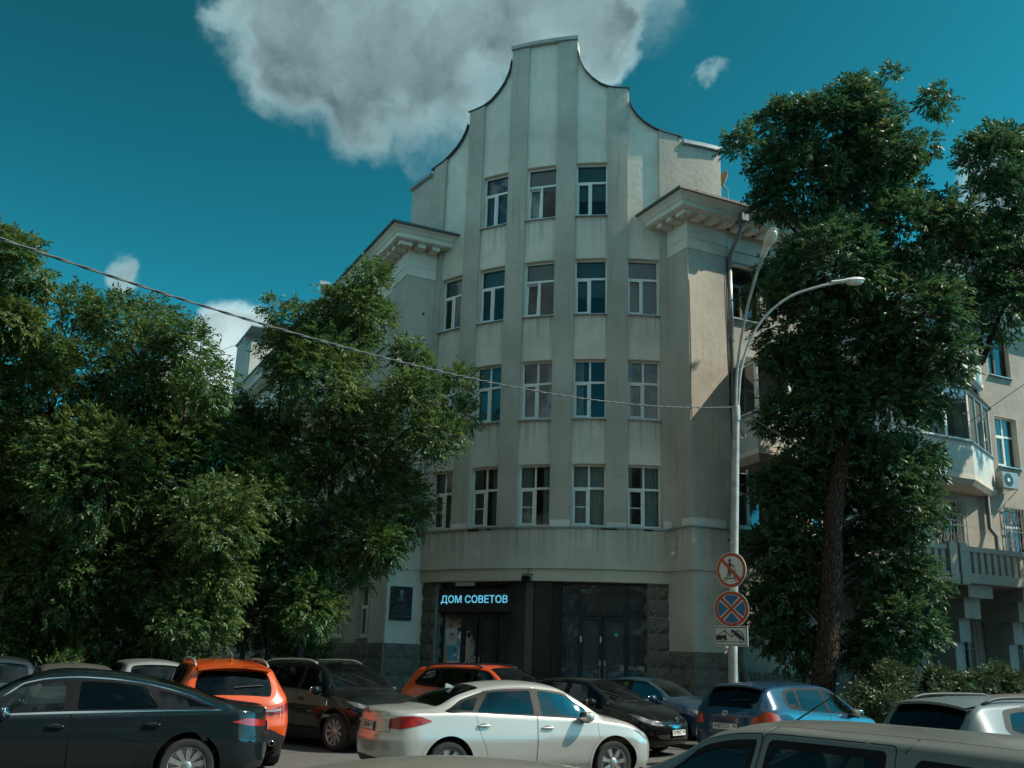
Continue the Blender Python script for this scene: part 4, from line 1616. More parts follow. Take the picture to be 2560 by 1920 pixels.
        if txt.strip():
            main, reg = (txt.split('|') + [''])[:2]
            text_obj('plate_lettering', main, .098, PLATEK, po, M @ Matrix.Translation((-.065 if reg else 0, 0, .0045)), .001, fit=.33, bold=.002)
            if reg:
                text_obj('plate_lettering', reg, .068, PLATEK, po, M @ Matrix.Translation((.19, .012, .0045)), .001, fit=.085, bold=.001)
    # --- badges, rails, aerials
    for kind, *arg in sp.get('extras', ()):
        if kind == 'rail':
            x0, x1 = arg[:2]
            for sd_ in (1, -1):
                pts = []
                for i in range(15):
                    t = i / 14
                    x = x0 + (x1 - x0) * t
                    q = sh.p(np.array([x]), np.array([4.06]))[0]
                    lift = .055 * min(1, 6 * t, 6 * (1 - t)) ** .6
                    pts.append((q[0], sd_ * q[1], q[2] + lift + .002))
                MB().tube(pts, .019, 8).build('roof_rail', arg[2] if len(arg) > 2 else sp.get('rail_mat', GREYMET), car, smooth=True)
        elif kind == 'fin':
            q = sh.p(np.array([arg[0]]), np.array([4.999]))[0]
            f = MB()
            prof = [(-.09, 0), (.10, 0), (.02, .035), (-.05, .062), (-.085, .065)]
            f.prism(prof, -.012, .012, Matrix.Translation((q[0], 0, q[2] - .006)))
            f.build('aerial_fin', paint, car)
        elif kind == 'whip':
            q = sh.p(np.array([arg[0]]), np.array([4.98]))[0]
            MB().tube([(q[0], 0, q[2]), (q[0] + arg[1], 0, q[2] + arg[2])], [.006, .003], 6).build('aerial', BLACKP, car)
        elif kind == 'badge':
            end, zb_, rad, mat = arg
            uu = sh.uf if end > 0 else sh.ur
            vv_ = np.linspace(0, 5, 200)
            q = sh.p(np.full(200, uu - end * .1), vv_)
            # the skin may fold back above: take the outermost crossing
            xb = float(np.interp(zb_, q[:, 2], q[:, 0])) + end * .02
            M = Matrix.Translation((xb, 0, zb_)) @ Matrix.Rotation(R_(90 * end), 4, 'Z') @ Matrix.Rotation(R_(90), 4, 'X')
            bd = MB()
            for (ra, rb) in ((rad * 1.35, rad), (rad * .45, rad * .95), (rad * .95, rad * .42)):
                pts = [M @ Vector((ra * math.cos(t), rb * math.sin(t) + (rad * .42 if ra == rad * .95 else 0) - 0, .006)) for t in [i * math.pi / 10 for i in range(21)]]
                bd.tube(pts, rad * .11, 5, caps=False)
            bd.build('badge', mat, car, smooth=True)
        elif kind == 'wiper':
            for (xa, ya, xb, yb) in arg[0]:
                def on_top(x, y):
                    v = 5 - abs(y) / max(.1, float(sh.f['wt'](x)))
                    q = sh.p(np.array([x]), np.array([min(4.99, max(4.16, v))]))[0]
                    return (q[0], y, q[2] + .02)
                pts = [on_top(xa + (xb - xa) * t / 6, ya + (yb - ya) * t / 6) for t in range(7)]
                MB().tube(pts, .010, 5).build('wiper', BLACKP, car)
        elif kind == 'spoiler':
            x0, x1, dz_ = arg[:3]
            f = MB()
            for i in range(12):
                y0, y1 = -.56 + i * 1.12 / 12, -.56 + (i + 1) * 1.12 / 12
                z = lambda x, y: float(sh.f['zt'](x)) - float(sh.f['dz'](x)) * (y / .6) ** 2
                f.add([(x0, y0, z(x0, y0) + .004), (x0, y1, z(x0, y1) + .004), (x1, y1, z(x0, y1) + dz_), (x1, y0, z(x0, y0) + dz_), (x0, y0, z(x0, y0) - .03), (x0, y1, z(x0, y1) - .03), (x1, y1, z(x0, y1) + dz_ - .03), (x1, y0, z(x0, y0) + dz_ - .03)],
                      [(0, 1, 2, 3)[::-1], (4, 5, 6, 7), (3, 2, 6, 7)[::-1]])
            f.build('spoiler', arg[3] if len(arg) > 3 else paint, car, smooth=True, angle=R_(40))
        elif kind == 'exhaust':
            for y in arg[0]:
                q = sp['xr'] - .01
                MB().lathe([(.034, 0), (.040, 0), (.040, .16), (.030, .16), (.030, .02)], 14, Matrix.Translation((q, y, arg[1])) @ Matrix.Rotation(R_(90), 4, 'Y')).build('exhaust_tip', CHROME, car, smooth=True)
        elif kind == 'text_rear':
            body, y, z_, size, mat = arg
            q = sh.p(np.full(100, sh.ur + .3), np.linspace(0, 5, 100))
            xb = float(np.interp(z_, q[:, 2], q[:, 0])) - .012
            M = Matrix.Translation((xb, y, z_)) @ Matrix.Rotation(R_(-90), 4, 'Z') @ Matrix.Rotation(R_(90), 4, 'X')
            text_obj('badge_lettering', body, size, mat, car, M, .003)
    return car


def sedan(**kw):
    d = dict(xf=2.25, xr=-2.31, hw=.89, axle=1.35, r=.315, zc=.66, nose=.60, tail=.50, nf=2.5, nr=3.0,
             zt=[(-2.31, 1.00), (-2.2, 1.045), (-1.95, 1.07), (-1.62, 1.09), (-1.5, 1.115), (-1.15, 1.285), (-.75, 1.395), (-.35, 1.442), (0, 1.455), (.3, 1.44), (.5, 1.41), (.8, 1.27), (1.12, 1.075), (1.25, 1.01), (1.4, .985), (1.8, .90), (2.08, .80), (2.25, .70)],
             zb=[(-2.31, .93), (-1.9, 1.0), (-1.2, 1.0), (-.5, .965), (.3, .93), (1.0, .905), (1.5, .855), (1.9, .765), (2.25, .63)],
             wt=[(-2.31, .64), (-1.9, .67), (-1.5, .67), (-.75, .575), (-.2, .575), (.45, .59), (1.2, .72), (1.6, .74), (2.25, .66)],
             dz=[(-2.31, .03), (-1.9, .03), (-1.5, .04), (-.75, .06), (0, .055), (.45, .06), (1.2, .06), (1.8, .05), (2.25, .05)],
             zs=[(-2.31, .30), (-1.9, .24), (-1.3, .20), (1.3, .19), (1.8, .20), (2.25, .24)],
             gf=[(.15, -.07), (.35, .0), (.5, .0), (.66, -.03), (.8, -.10), (1.0, -.16)],
             gr=[(.2, -.10), (.4, -.02), (.62, .0), (.72, -.03), (.95, -.05), (1.04, -.03), (1.2, -.03)],
             cabin=(.95, .05, -.85, 1.06), mirror=(.82, 2.97), plate_z=(.46, .80), hdl=.16, hdlv=2.55, extras=[])
    A0, B0, B1, C0 = .98, .10, -.0, -.86
    d['panels'] = [('door', [(1.06, .62), (1.10, 1.6), (1.06, 3.02), (.98, 3.42), (.62, 3.93), (.06, 3.94), (.04, 2.9), (.03, .55)], .05),
                   ('door', [(.025, .55), (.035, 2.9), (.055, 3.94), (-.75, 3.94), (-1.02, 3.6), (-.96, 3.05), (-.90, 2.3), (-.78, 1.5), (-.72, .6)], .05),
                   ('lid', [(1.24, 3.9), (1.30, 5.2), (2.85, 5.2), (2.6, 3.5), (2.15, 3.25), (1.7, 3.3)], .03)]
    d['glass'] = [('window', [(.96, 3.12), (.12, 3.10), (.12, 3.83), (.60, 3.83), (.9, 3.72)], .03),
                  ('rear_side_window', [(-.0, 3.10), (-.0, 3.83), (-.70, 3.83), (-.93, 3.1)], .03),
                  ('rear_side_window', [(-1.00, 3.14), (-.86, 3.72), (-1.08, 3.68), (-1.33, 3.3)], .03),
                  ('windscreen', [(.50, 4.09), (1.15, 4.06), (1.22, 5.2), (.54, 5.2)], .05),
                  ('rear_window', [(-.78, 4.10), (-.82, 5.2), (-1.56, 5.2), (-1.50, 4.08)], .06)]
    d['trimpoly'] = [(1.04, 3.05), (1.0, 3.5), (.62, 3.91), (-.72, 3.91), (-1.15, 3.78), (-1.44, 3.3), (-1.36, 3.06)]
    d['feats'] = [('trim', d['trimpoly'], .05, .0)]
    d.update(kw)
    return d




def suv(**kw):
    d = dict(xf=2.12, xr=-2.16, hw=.905, axle=1.30, r=.345, zc=.74, nose=.55, tail=.42, nf=2.7, nr=3.8, arch=.07, arch_cls='lower', tw=.22,
             zt=[(-2.16, .98), (-2.10, 1.06), (-2.02, 1.15), (-1.90, 1.30), (-1.76, 1.48), (-1.68, 1.545), (-1.5, 1.575), (-1.0, 1.61), (-.4, 1.625), (.1, 1.62), (.42, 1.585), (.7, 1.46), (1.0, 1.24), (1.14, 1.135), (1.28, 1.09), (1.7, 1.045), (1.95, .97), (2.12, .86)],
             zb=[(-2.16, .93), (-1.95, 1.06), (-1.6, 1.11), (-1.0, 1.075), (0, 1.03), (1.0, 1.0), (1.6, .955), (1.95, .88), (2.12, .78)],
             wt=[(-2.16, .70), (-1.95, .68), (-1.7, .61), (-.5, .605), (.42, .62), (1.15, .745), (1.6, .77), (2.12, .72)],
             dz=[(-2.16, .03), (-1.8, .05), (-1.5, .06), (0, .06), (.45, .06), (1.2, .06), (2.12, .05)],
             zs=[(-2.16, .36), (-1.8, .30), (-1.3, .25), (1.3, .24), (1.8, .26), (2.12, .30)],
             gf=[(.15, -.10), (.40, .0), (.6, .0), (.75, -.02), (.9, -.06), (1.1, -.12)],
             gr=[(.2, -.10), (.42, .0), (.62, .02), (.78, -.02), (1.0, -.03), (1.2, -.02), (1.6, -.02)],
             cabin=(.95, .05, -.8, 1.22), mirror=(.80, 2.98), plate_z=(.55, .92), hdl=.16, hdlv=2.55, extras=[], rim=ALLOYD)
    d['panels'] = [('door', [(1.02, .9), (1.04, 2.0), (1.02, 3.02), (.9, 3.4), (.55, 3.93), (.06, 3.94), (.04, 2.9), (.03, .85)], .05),
                   ('door', [(.025, .85), (.035, 2.9), (.055, 3.94), (-.86, 3.94), (-.98, 3.4), (-.95, 2.7), (-.82, 1.9), (-.74, .9)], .05),
                   ('lid', [(1.22, 3.9), (1.28, 5.2), (2.72, 5.2), (2.45, 3.5), (2.1, 3.2), (1.7, 3.25)], .03)]
    d['glass'] = [('window', [(.92, 3.12), (.12, 3.10), (.12, 3.84), (.56, 3.84), (.84, 3.70)], .03),
                  ('rear_side_window', [(.0, 3.10), (.0, 3.84), (-.80, 3.84), (-.90, 3.1)], .03),
                  ('rear_side_window', [(-.97, 3.16), (-.90, 3.82), (-1.28, 3.76), (-1.46, 3.3)], .03),
                  ('windscreen', [(.44, 4.09), (1.08, 4.06), (1.14, 5.2), (.46, 5.2)], .05),
                  ('rear_window', [(-1.745, 4.14), (-1.755, 5.2), (-2.25, 5.2), (-2.22, 4.10)], .05)]
    d['feats'] = [('trim', [(1.0, 3.05), (.95, 3.5), (.58, 3.91), (-1.0, 3.92), (-1.40, 3.85), (-1.62, 3.25), (-1.5, 3.06)], .04, .0),
                  ('lower', [(-1.9, 0), (-1.9, .95), (-1.0, .72), (1.0, .72), (1.9, .95), (1.9, 0)], 0, .006)]
    d.update(kw)
    return d


def hatch(**kw):
    d = suv()
    d.update(xf=2.10, xr=-2.08, hw=.88, axle=1.30, r=.312, zc=.66, arch_cls='archlip', arch=.06, tw=.2, nf=2.4, nr=2.8, tail=.55,
             zt=[(-2.08, .95), (-2.02, 1.02), (-1.94, 1.10), (-1.82, 1.24), (-1.66, 1.42), (-1.58, 1.465), (-1.3, 1.492), (-.8, 1.512), (-.3, 1.515), (.1, 1.505), (.42, 1.465), (.8, 1.29), (1.15, 1.09), (1.3, 1.02), (1.42, .985), (1.75, .92), (1.98, .83), (2.10, .72)],
             zb=[(-2.08, .90), (-1.85, 1.04), (-1.5, 1.05), (-.8, 1.0), (0, .955), (1.0, .915), (1.5, .87), (1.85, .78), (2.10, .64)],
             wt=[(-2.08, .66), (-1.85, .65), (-1.6, .58), (-.5, .575), (.42, .59), (1.2, .71), (1.6, .73), (2.10, .66)],
             zs=[(-2.08, .30), (-1.7, .25), (-1.3, .21), (1.3, .2), (1.8, .21), (2.10, .25)],
             gr=[(.2, -.06), (.42, .0), (.62, .01), (.76, -.02), (1.0, -.03), (1.2, -.02), (1.6, -.02)],
             cabin=(.95, .05, -.8, 1.10), mirror=(.82, 2.97), plate_z=(.46, .74), rim=ALLOY)
    d['feats'] = [('trim', [(1.02, 3.05), (.97, 3.5), (.60, 3.90), (-.9, 3.91), (-1.22, 3.84), (-1.36, 3.3), (-1.26, 3.06)], .05, .0)]
    d['glass'] = [('window', [(.96, 3.12), (.12, 3.10), (.12, 3.83), (.60, 3.83), (.9, 3.70)], .03),
                  ('rear_side_window', [(.0, 3.10), (.0, 3.83), (-.76, 3.83), (-.86, 3.1)], .03),
                  ('rear_side_window', [(-.93, 3.16), (-.85, 3.80), (-1.12, 3.74), (-1.24, 3.3)], .03),
                  ('windscreen', [(.46, 4.09), (1.18, 4.06), (1.24, 5.2), (.49, 5.2)], .05),
                  ('rear_window', [(-1.635, 4.14), (-1.645, 5.2), (-2.16, 5.2), (-2.10, 4.10)], .05)]
    d.update(kw)
    return d


CARS = 'cars parked on the street'
# --- silver sedan in front of the entrance
SILVER = m_paint('silver_paint', (0.52, 0.505, 0.46), 0.40, 0.30, 0.12)
sp = sedan(rim=ALLOY, spokes=7)
sp['feats'] += [('headlight', [(1.68, 2.86), (2.0, 2.90), (2.30, 2.62), (2.28, 2.38), (1.95, 2.40)], .05, .004),
                ('grille', [(2.42, 2.55), (2.42, 2.30), (2.9, 2.28), (2.9, 2.55)], .03, -.005), ('mesh', [(2.32, 1.5), (2.4, 1.05), (2.9, 1.0), (2.9, 1.6)], .04, -.006),
                ('taillight', [(-1.62, 2.70), (-1.80, 2.88), (-2.18, 2.97), (-2.44, 2.88), (-2.46, 2.48), (-2.2, 2.40), (-1.86, 2.50)], .03, .006),
                ('lower', [(-2.0, .0), (-2.12, .62), (-3.0, .75), (-3.0, .0)], .03, .003),
                ('seam', [(-2.42, 2.97), (-2.425, 2.3), (-2.96, 2.28), (-2.96, 2.26), (-2.41, 2.28), (-2.405, 2.97)], 0, -.004)]
sp['extras'] = [('fin', -1.02), ('badge', -1, 1.0, .035, m_simple('dark_badge', (.12, .01, .01), .3, 0)), ('badge', 1, .72, .035, CHROME)]
make_car('silver_sedan', 'silver sedan with red tail lamp and shark fin aerial in front of the entrance', CARS, sp, SILVER, (0.14, 16.0), R_(25.5), plate_r='С520НМ|96', plate_f='С520НМ|96', rear_glass=CARGLASS_D)

# --- black fastback sedan on the left
BLACK = m_paint('black_blue_paint', (0.005, 0.010, 0.012), 0.0, 0.2, 0.04, (0.06, 0.06, 0.055), .7, .15)
sp = sedan(xf=2.33, xr=-2.45, hw=.915, axle=1.385, r=.34, spokes=10, rim=ALLOY, nr=2.6, tail=.62,
           zt=[(-2.45, 1.02), (-2.36, 1.065), (-2.15, 1.09), (-1.95, 1.11), (-1.8, 1.14), (-1.35, 1.29), (-.9, 1.40), (-.4, 1.462), (0, 1.475), (.35, 1.455), (.6, 1.40), (.9, 1.26), (1.22, 1.06), (1.32, 1.01), (1.45, .985), (1.9, .90), (2.15, .80), (2.33, .70)],
           zb=[(-2.45, .94), (-2.0, 1.02), (-1.2, 1.0), (-.5, .965), (.3, .935), (1.0, .91), (1.5, .86), (1.95, .77), (2.33, .63)],
           wt=[(-2.45, .66), (-2.0, .68), (-1.7, .66), (-.9, .575), (-.2, .575), (.5, .59), (1.25, .72), (1.6, .74), (2.33, .66)])
sp['glass'] = [('window', [(1.0, 3.16), (.14, 3.12), (.14, 3.82), (.66, 3.82), (.94, 3.66)], .03), ('rear_side_window', [(-.02, 3.12), (-.02, 3.82), (-.80, 3.82), (-.98, 3.12)], .03),
               ('rear_side_window', [(-1.06, 3.16), (-.94, 3.74), (-1.28, 3.66), (-1.66, 3.28)], .03), ('windscreen', [(.58, 4.09), (1.22, 4.06), (1.28, 5.2), (.62, 5.2)], .05),
               ('rear_window', [(-.92, 4.10), (-.96, 5.2), (-1.85, 5.2), (-1.80, 4.08)], .06)]
sp['panels'][1] = ('door', [(.025, .55), (.035, 2.9), (.055, 3.94), (-.80, 3.94), (-1.10, 3.5), (-1.02, 3.05), (-.96, 2.3), (-.82, 1.5), (-.74, .6)], .05)
sp['feats'] = [('chrome', [(1.08, 3.02), (1.03, 3.5), (.66, 3.945), (-.82, 3.945), (-1.38, 3.80), (-1.84, 3.24), (-1.70, 3.02)], .05, .003),
               ('trim', [(1.04, 3.08), (1.0, 3.5), (.64, 3.895), (-.80, 3.895), (-1.34, 3.74), (-1.77, 3.24), (-1.67, 3.08)], .05, .001),
               ('mesh', [(1.05, 2.36), (-1.8, 2.48), (-1.8, 2.51), (1.05, 2.40)], 0, -.003),
               ('taillight', [(-1.86, 2.60), (-2.1, 2.76), (-3.1, 2.80), (-3.1, 2.58), (-2.4, 2.5), (-2.1, 2.5)], .02, .005),
               ('lower', [(-2.0, 0), (-2.15, .7), (-3.2, .8), (-3.2, 0)], .03, .003),
               ('headlight', [(1.75, 2.86), (2.1, 2.9), (2.4, 2.62), (2.3, 2.38), (2.0, 2.4)], .05, .004)]
make_car('black_sedan', 'glossy black fastback sedan with chrome strip round its side windows', CARS, sp, BLACK, (-5.55, 13.6), R_(200.5), rear_glass=CARGLASS_D, plate_r='К|96')

# --- orange sport utility seen from behind
ORANGE = m_paint('orange_paint', (0.58, 0.065, 0.003), 0.0, 0.30, 0.02)
DKRED = m_lamp('dark_red_lens', (0.16, 0.006, 0.006), (0.30, 0.01, 0.01))
sp = suv(rail_mat=GREYMET)
sp['feats'] += [('taillight', [(-1.88, 2.62), (-1.95, 2.80), (-2.30, 2.84), (-2.58, 2.72), (-2.58, 2.36), (-2.2, 2.38), (-1.95, 2.46)], .03, .006),
                ('silver', [(-2.30, 2.72), (-2.30, 2.56), (-3.2, 2.56), (-3.2, 2.72)], 0, .010),
                ('lower', [(-1.76, 0), (-1.8, .9), (-2.3, 1.15), (-2.55, 1.45), (-3.2, 1.45), (-3.2, 0)], .02, .008),
                ('headlight', [(1.66, 2.86), (2.0, 2.95), (2.4, 2.7), (2.38, 2.45), (1.9, 2.5)], .03, .004)]
sp['extras'] = [('rail', -1.55, .25), ('spoiler', -1.62, -1.88, -.035), ('exhaust', (-.62, -.52, .62, .52), .40), ('wiper', [(-2.02, .0, -1.93, -.45)]), ('fin', -1.35), ('text_rear', 'COOLRAY', -.52, .84, .06, CHROME)]
sp['rw_glass'] = CARGLASS_D
make_car('orange_suv', 'orange sport utility car seen from behind with silver roof rails', CARS, sp, ORANGE, (-4.95, 17.9), R_(113), plate_r='М|106', rear_glass=CARGLASS_D)

# --- black sport utility beside it
BLACK2 = m_paint('black_paint', (0.005, 0.006, 0.006), 0.0, 0.2, 0.05, (0.06, 0.06, 0.055), .7, .15)
sp = suv(rim=ALLOY, rail_mat=GREYMET)
FRONT_SUV = [('headlight', [(1.58, 2.80), (1.9, 2.92), (2.34, 2.80), (2.34, 2.50), (1.85, 2.50)], .03, .004), ('grille', [(2.36, 2.78), (2.36, 2.15), (2.9, 2.05), (2.9, 2.85)], .03, -.006),
             ('chrome', [(2.36, 2.84), (2.36, 2.78), (2.9, 2.80), (2.9, 2.88)], 0, .006), ('mesh', [(2.0, 1.5), (2.1, 1.0), (2.9, .9), (2.9, 1.5)], .03, -.006), ('lamp', [(1.98, 1.75), (1.98, 1.55), (2.18, 1.55), (2.18, 1.75)], .02, .004)]
sp['feats'] += FRONT_SUV + [('taillight', [(-1.88, 2.62), (-1.95, 2.80), (-2.5, 2.8), (-2.5, 2.4), (-1.95, 2.46)], .03, .006)]
sp['extras'] = [('rail', -1.55, .25), ('wiper', [(1.12, .35, .85, -.15), (1.12, -.2, .85, -.6)])]
make_car('black_suv', 'black sport utility car with silver roof rails next to the orange one', CARS, sp, BLACK2, (-3.5, 21.0), R_(-42), plate_f='О|96', rear_glass=CARGLASS_D)

# --- red utility car behind the silver sedan
RED = m_paint('red_orange_paint', (0.54, 0.055, 0.004), 0.0, 0.30, 0.04)
sp = suv(hw=.88, rail_mat=BLACKP)
sp['feats'] += FRONT_SUV
sp['extras'] = [('rail', -1.45, .25, BLACKP)]
make_car('red_crossover', 'red crossover with black roof rails half hidden behind the silver sedan', CARS, sp, RED, (-.25, 22.8), R_(-40), rear_glass=CARGLASS_D)

# --- black sedan facing the street
sp = sedan(hw=.88, spokes=8)
FRONT_SEDAN = [('headlight', [(1.60, 2.80), (1.86, 2.96), (2.36, 2.80), (2.46, 2.52), (2.30, 2.30), (1.9, 2.42)], .03, .004), ('grille', [(2.44, 2.78), (2.46, 2.32), (2.9, 2.24), (2.9, 2.86)], .03, -.006),
               ('chrome', [(2.48, 2.68), (2.48, 2.62), (2.9, 2.64), (2.9, 2.70)], 0, .004), ('chrome', [(2.48, 2.52), (2.48, 2.46), (2.9, 2.46), (2.9, 2.52)], 0, .004), ('chrome', [(2.50, 2.38), (2.50, 2.33), (2.9, 2.30), (2.9, 2.36)], 0, .004),
               ('mesh', [(2.25, 1.45), (2.35, 1.0), (2.9, .9), (2.9, 1.6)], .03, -.006), ('mesh', [(1.98, 1.75), (1.98, 1.3), (2.2, 1.25), (2.2, 1.7)], .03, -.004)]
sp['feats'] += FRONT_SEDAN
sp['extras'] = [('badge', 1, .70, .045, CHROME), ('wiper', [(1.20, .35, .9, -.15), (1.20, -.2, .9, -.6)])]
make_car('dark_sedan', 'black sedan with chrome grille facing the street behind the silver sedan', CARS, sp, BLACK2, (1.75, 22.0), R_(-38), plate_f='Н778УС|96')

# --- dark blue sedan by the wall
DBLUE = m_paint('dark_blue_paint', (0.010, 0.045, 0.085), 0.4, 0.28, 0.12)
sp = sedan()
sp['feats'] = [('chrome', [(1.06, 3.03), (1.02, 3.5), (.64, 3.93), (-.74, 3.93), (-1.18, 3.80), (-1.48, 3.3), (-1.4, 3.03)], .05, .002)] + sp['feats'] + FRONT_SEDAN
sp['extras'] = [('fin', -1.0)]
make_car('blue_sedan', 'dark blue sedan with mirrored side glass nearest to the house wall', CARS, sp, DBLUE, (3.45, 25.2), R_(-38), glass=m_glass('blue_mirror_glass', (.10, .2, .25), f0=.3))

# --- blue hatchback seen from behind
BLUE = m_paint('blue_paint', (0.005, 0.040, 0.082), 0.1, 0.26, 0.06, coat=.8, spec=.25)
sp = hatch()
sp['feats'] += [('tailamber', [(-1.60, 2.60), (-1.66, 2.80), (-1.95, 3.02), (-2.28, 2.88), (-2.34, 2.45), (-2.1, 2.30), (-1.8, 2.40)], .03, .008),
                ('headlight', [(1.68, 2.86), (2.0, 2.90), (2.30, 2.62), (2.28, 2.38), (1.95, 2.40)], .05, .004),
                ('seam', [(-2.42, 2.97), (-2.44, 1.62), (-2.96, 1.6), (-2.96, 1.57), (-2.42, 1.59), (-2.40, 2.97)], 0, -.004)]
sp['extras'] = [('badge', -1, .965, .045, CHROME), ('spoiler', -1.55, -1.74, -.025), ('wiper', [(-1.96, .0, -1.90, -.4)])]
sp['rw_glass'] = CARGLASS_D
make_car('blue_hatchback', 'blue hatchback with amber red tail lamps parked by the road sign pole', CARS, sp, BLUE, (5.5, 19.7), R_(42), plate_r='М872ТА|96')

# --- grey estate car close to the camera
GREYG = m_paint('grey_green_paint', (0.155, 0.168, 0.155), 0.35, 0.38, 0.34, (0.19, 0.175, 0.145))
sp = suv(xf=2.05, xr=-2.42, hw=.875, axle=(1.30, -1.45), r=.31, zc=.66, arch_cls='archlip', tail=.30, nr=4.5,
         zt=[(-2.42, 1.05), (-2.38, 1.2), (-2.28, 1.38), (-2.15, 1.455), (-1.8, 1.475), (-.9, 1.49), (-.2, 1.49), (.25, 1.475), (.52, 1.43), (.85, 1.27), (1.2, 1.07), (1.34, 1.01), (1.48, .98), (1.8, .91), (1.95, .83), (2.05, .74)],
         zb=[(-2.42, .93), (-2.1, .98), (-1.0, .965), (0, .94), (1.0, .91), (1.5, .86), (1.85, .78), (2.05, .66)],
         wt=[(-2.42, .68), (-2.1, .63), (-1.5, .62), (-.5, .615), (.45, .62), (1.2, .71), (1.6, .73), (2.05, .68)],
         dz=[(-2.42, .05), (-1.5, .055), (0, .055), (.45, .06), (1.2, .06), (2.05, .05)],
         zs=[(-2.42, .3), (-1.8, .25), (1.3, .2), (2.05, .24)], cabin=(.98, .05, -.8, 1.10), mirror=(.86, 2.97))
sp['feats'] = [('trim', [(.98, 3.05), (.93, 3.45), (.66, 3.82), (.10, 3.86), (.10, 3.05)], .03, .0), ('trim', [(-.0, 3.05), (-.0, 3.86), (-.92, 3.86), (-.96, 3.05)], .04, .0), ('trim', [(-1.12, 3.05), (-1.12, 3.80), (-2.0, 3.76), (-2.1, 3.05)], .06, .0),
               ('seam', [(-2.2, 4.20), (.45, 4.20), (.45, 4.215), (-2.2, 4.215)], 0, -.006), ('seam', [(-1.04, 3.86), (-1.04, 4.2), (-1.052, 4.2), (-1.052, 3.86)], 0, -.005), ('seam', [(.05, 3.92), (.05, 4.2), (.038, 4.2), (.038, 3.92)], 0, -.005)]
sp['glass'] = [('window', [(.90, 3.14), (.15, 3.12), (.15, 3.74), (.62, 3.70), (.84, 3.55)], .03), ('rear_side_window', [(-.05, 3.12), (-.05, 3.74), (-.86, 3.74), (-.90, 3.12)], .03),
               ('rear_side_window', [(-1.18, 3.12), (-1.18, 3.70), (-1.94, 3.66), (-2.02, 3.12)], .04), ('windscreen', [(.52, 4.09), (1.22, 4.06), (1.28, 5.2), (.55, 5.2)], .05), ('rear_window', [(-2.22, 4.15), (-2.22, 5.2), (-2.52, 5.2), (-2.5, 4.15)], .03)]
sp['panels'] = [('door', [(1.06, .7), (1.08, 2.0), (1.04, 3.02), (.96, 3.45), (.64, 3.95), (.06, 3.96), (.05, 2.9), (.04, .65)], .04), ('door', [(.035, .65), (.045, 2.9), (.055, 3.96), (-.98, 3.96), (-1.02, 3.2), (-1.0, 2.3), (-.86, 1.5), (-.8, .7)], .04)]
sp['extras'] = [('whip', .30, -.62, .34)]
sp['zt'] = [(x, z - .055 if z > 1.2 else z) for x, z in sp['zt']]
WAGON = make_car('grey_estate_car', 'dusty grey estate car with long whip aerial and dark window frames', CARS, sp, GREYG, (2.36, 7.42), R_(124))

# --- roof of a beige car right under the camera
BEIGE = m_paint('beige_grey_paint', (0.25, 0.232, 0.19), 0.3, 0.36, 0.30, (0.20, 0.18, 0.145))
make_car('beige_sedan', 'beige grey car of which only the curved roof shows at the bottom edge', CARS, sedan(), BEIGE, (-.12, 3.62), R_(112))

# --- pale blue hatchback and the car behind it
PBLUE = m_paint('pale_blue_paint', (0.075, 0.115, 0.13), 0.0, 0.4, 0.22, coat=.45, spec=.3)
sp = hatch()
sp['extras'] = [('rail', -1.45, .2, BLACKP), ('spoiler', -1.55, -1.76, -.03)]
sp['feats'] += [('taillight', [(-1.62, 2.5), (-1.7, 2.95), (-2.2, 2.95), (-2.3, 2.4)], .03, .006)]
make_car('pale_blue_hatchback', 'pale blue hatchback with black roof rails and tinted side windows', CARS, sp, PBLUE, (6.75, 13.3), R_(26), glass=CARGLASS_D)
SAND = m_paint('sand_paint', (0.24, 0.20, 0.15), 0.35, 0.34, 0.25)
sp = sedan()
sp['extras'] = [('whip', -.9, -.2, .42)]
make_car('sand_coloured_sedan', 'sand coloured sedan roof behind the pale blue hatchback', CARS, sp, SAND, (9.3, 18.3), R_(26))

# --- cars under the trees on the left
NAVY = m_paint('navy_paint', (0.012, 0.028, 0.042), 0.3, 0.28, 0.18)
make_car('navy_hatchback', 'navy hatchback under the trees beyond the taupe sedan', CARS, hatch(), NAVY, (-10.1, 20.4), R_(118))
TAUPE = m_paint('taupe_paint', (0.10, 0.10, 0.09), 0.4, 0.34, 0.3)
make_car('taupe_sedan', 'dusty taupe sedan between the black sedan and the navy hatchback', CARS, sedan(), TAUPE, (-7.75, 18.6), R_(118))
LGREY = m_paint('light_grey_paint', (0.33, 0.35, 0.34), 0.4, 0.34, 0.22)
make_car('light_grey_hatchback', 'light grey hatchback seen from behind beside the orange sport utility car', CARS, hatch(), LGREY, (-8.1, 23.2), R_(118), glass=CARGLASS_D)
WHITE = m_paint('white_car_paint', (0.66, 0.66, 0.63), 0.0, 0.3, 0.15)
make_car('white_sedan', 'white sedan showing between the orange and black sport utility cars', CARS, sedan(), WHITE, (-5.7, 24.6), R_(-52))

# ------------------------------------------------------------------ planted strip by the pole and tree
mb = MB()
mb.box(13.6, 40, 16.6, 21.45, -.1, .10, PM)
tag(mb.build('ground', SOIL), kind='structure')
kb2 = None
for i in range(26):
    x0 = 13.6 + i * 1.0
    o = MB().box(x0 + .006, x0 + .994, 16.43, 16.59, -.1, .14, PM).build('kerb_stone', KERB)
    if kb2 is None:
        kb2 = tag(o, kind='structure')
        o.name = 'kerb'
    else:
        o.parent = kb2
# strip of earth under the trees along the left front
tag(MB().box(-24.9, -1.6, -6.2, -1.4, -.05, .16, HOUSE.matrix_basis @ FL).build('ground', SOIL), kind='structure')

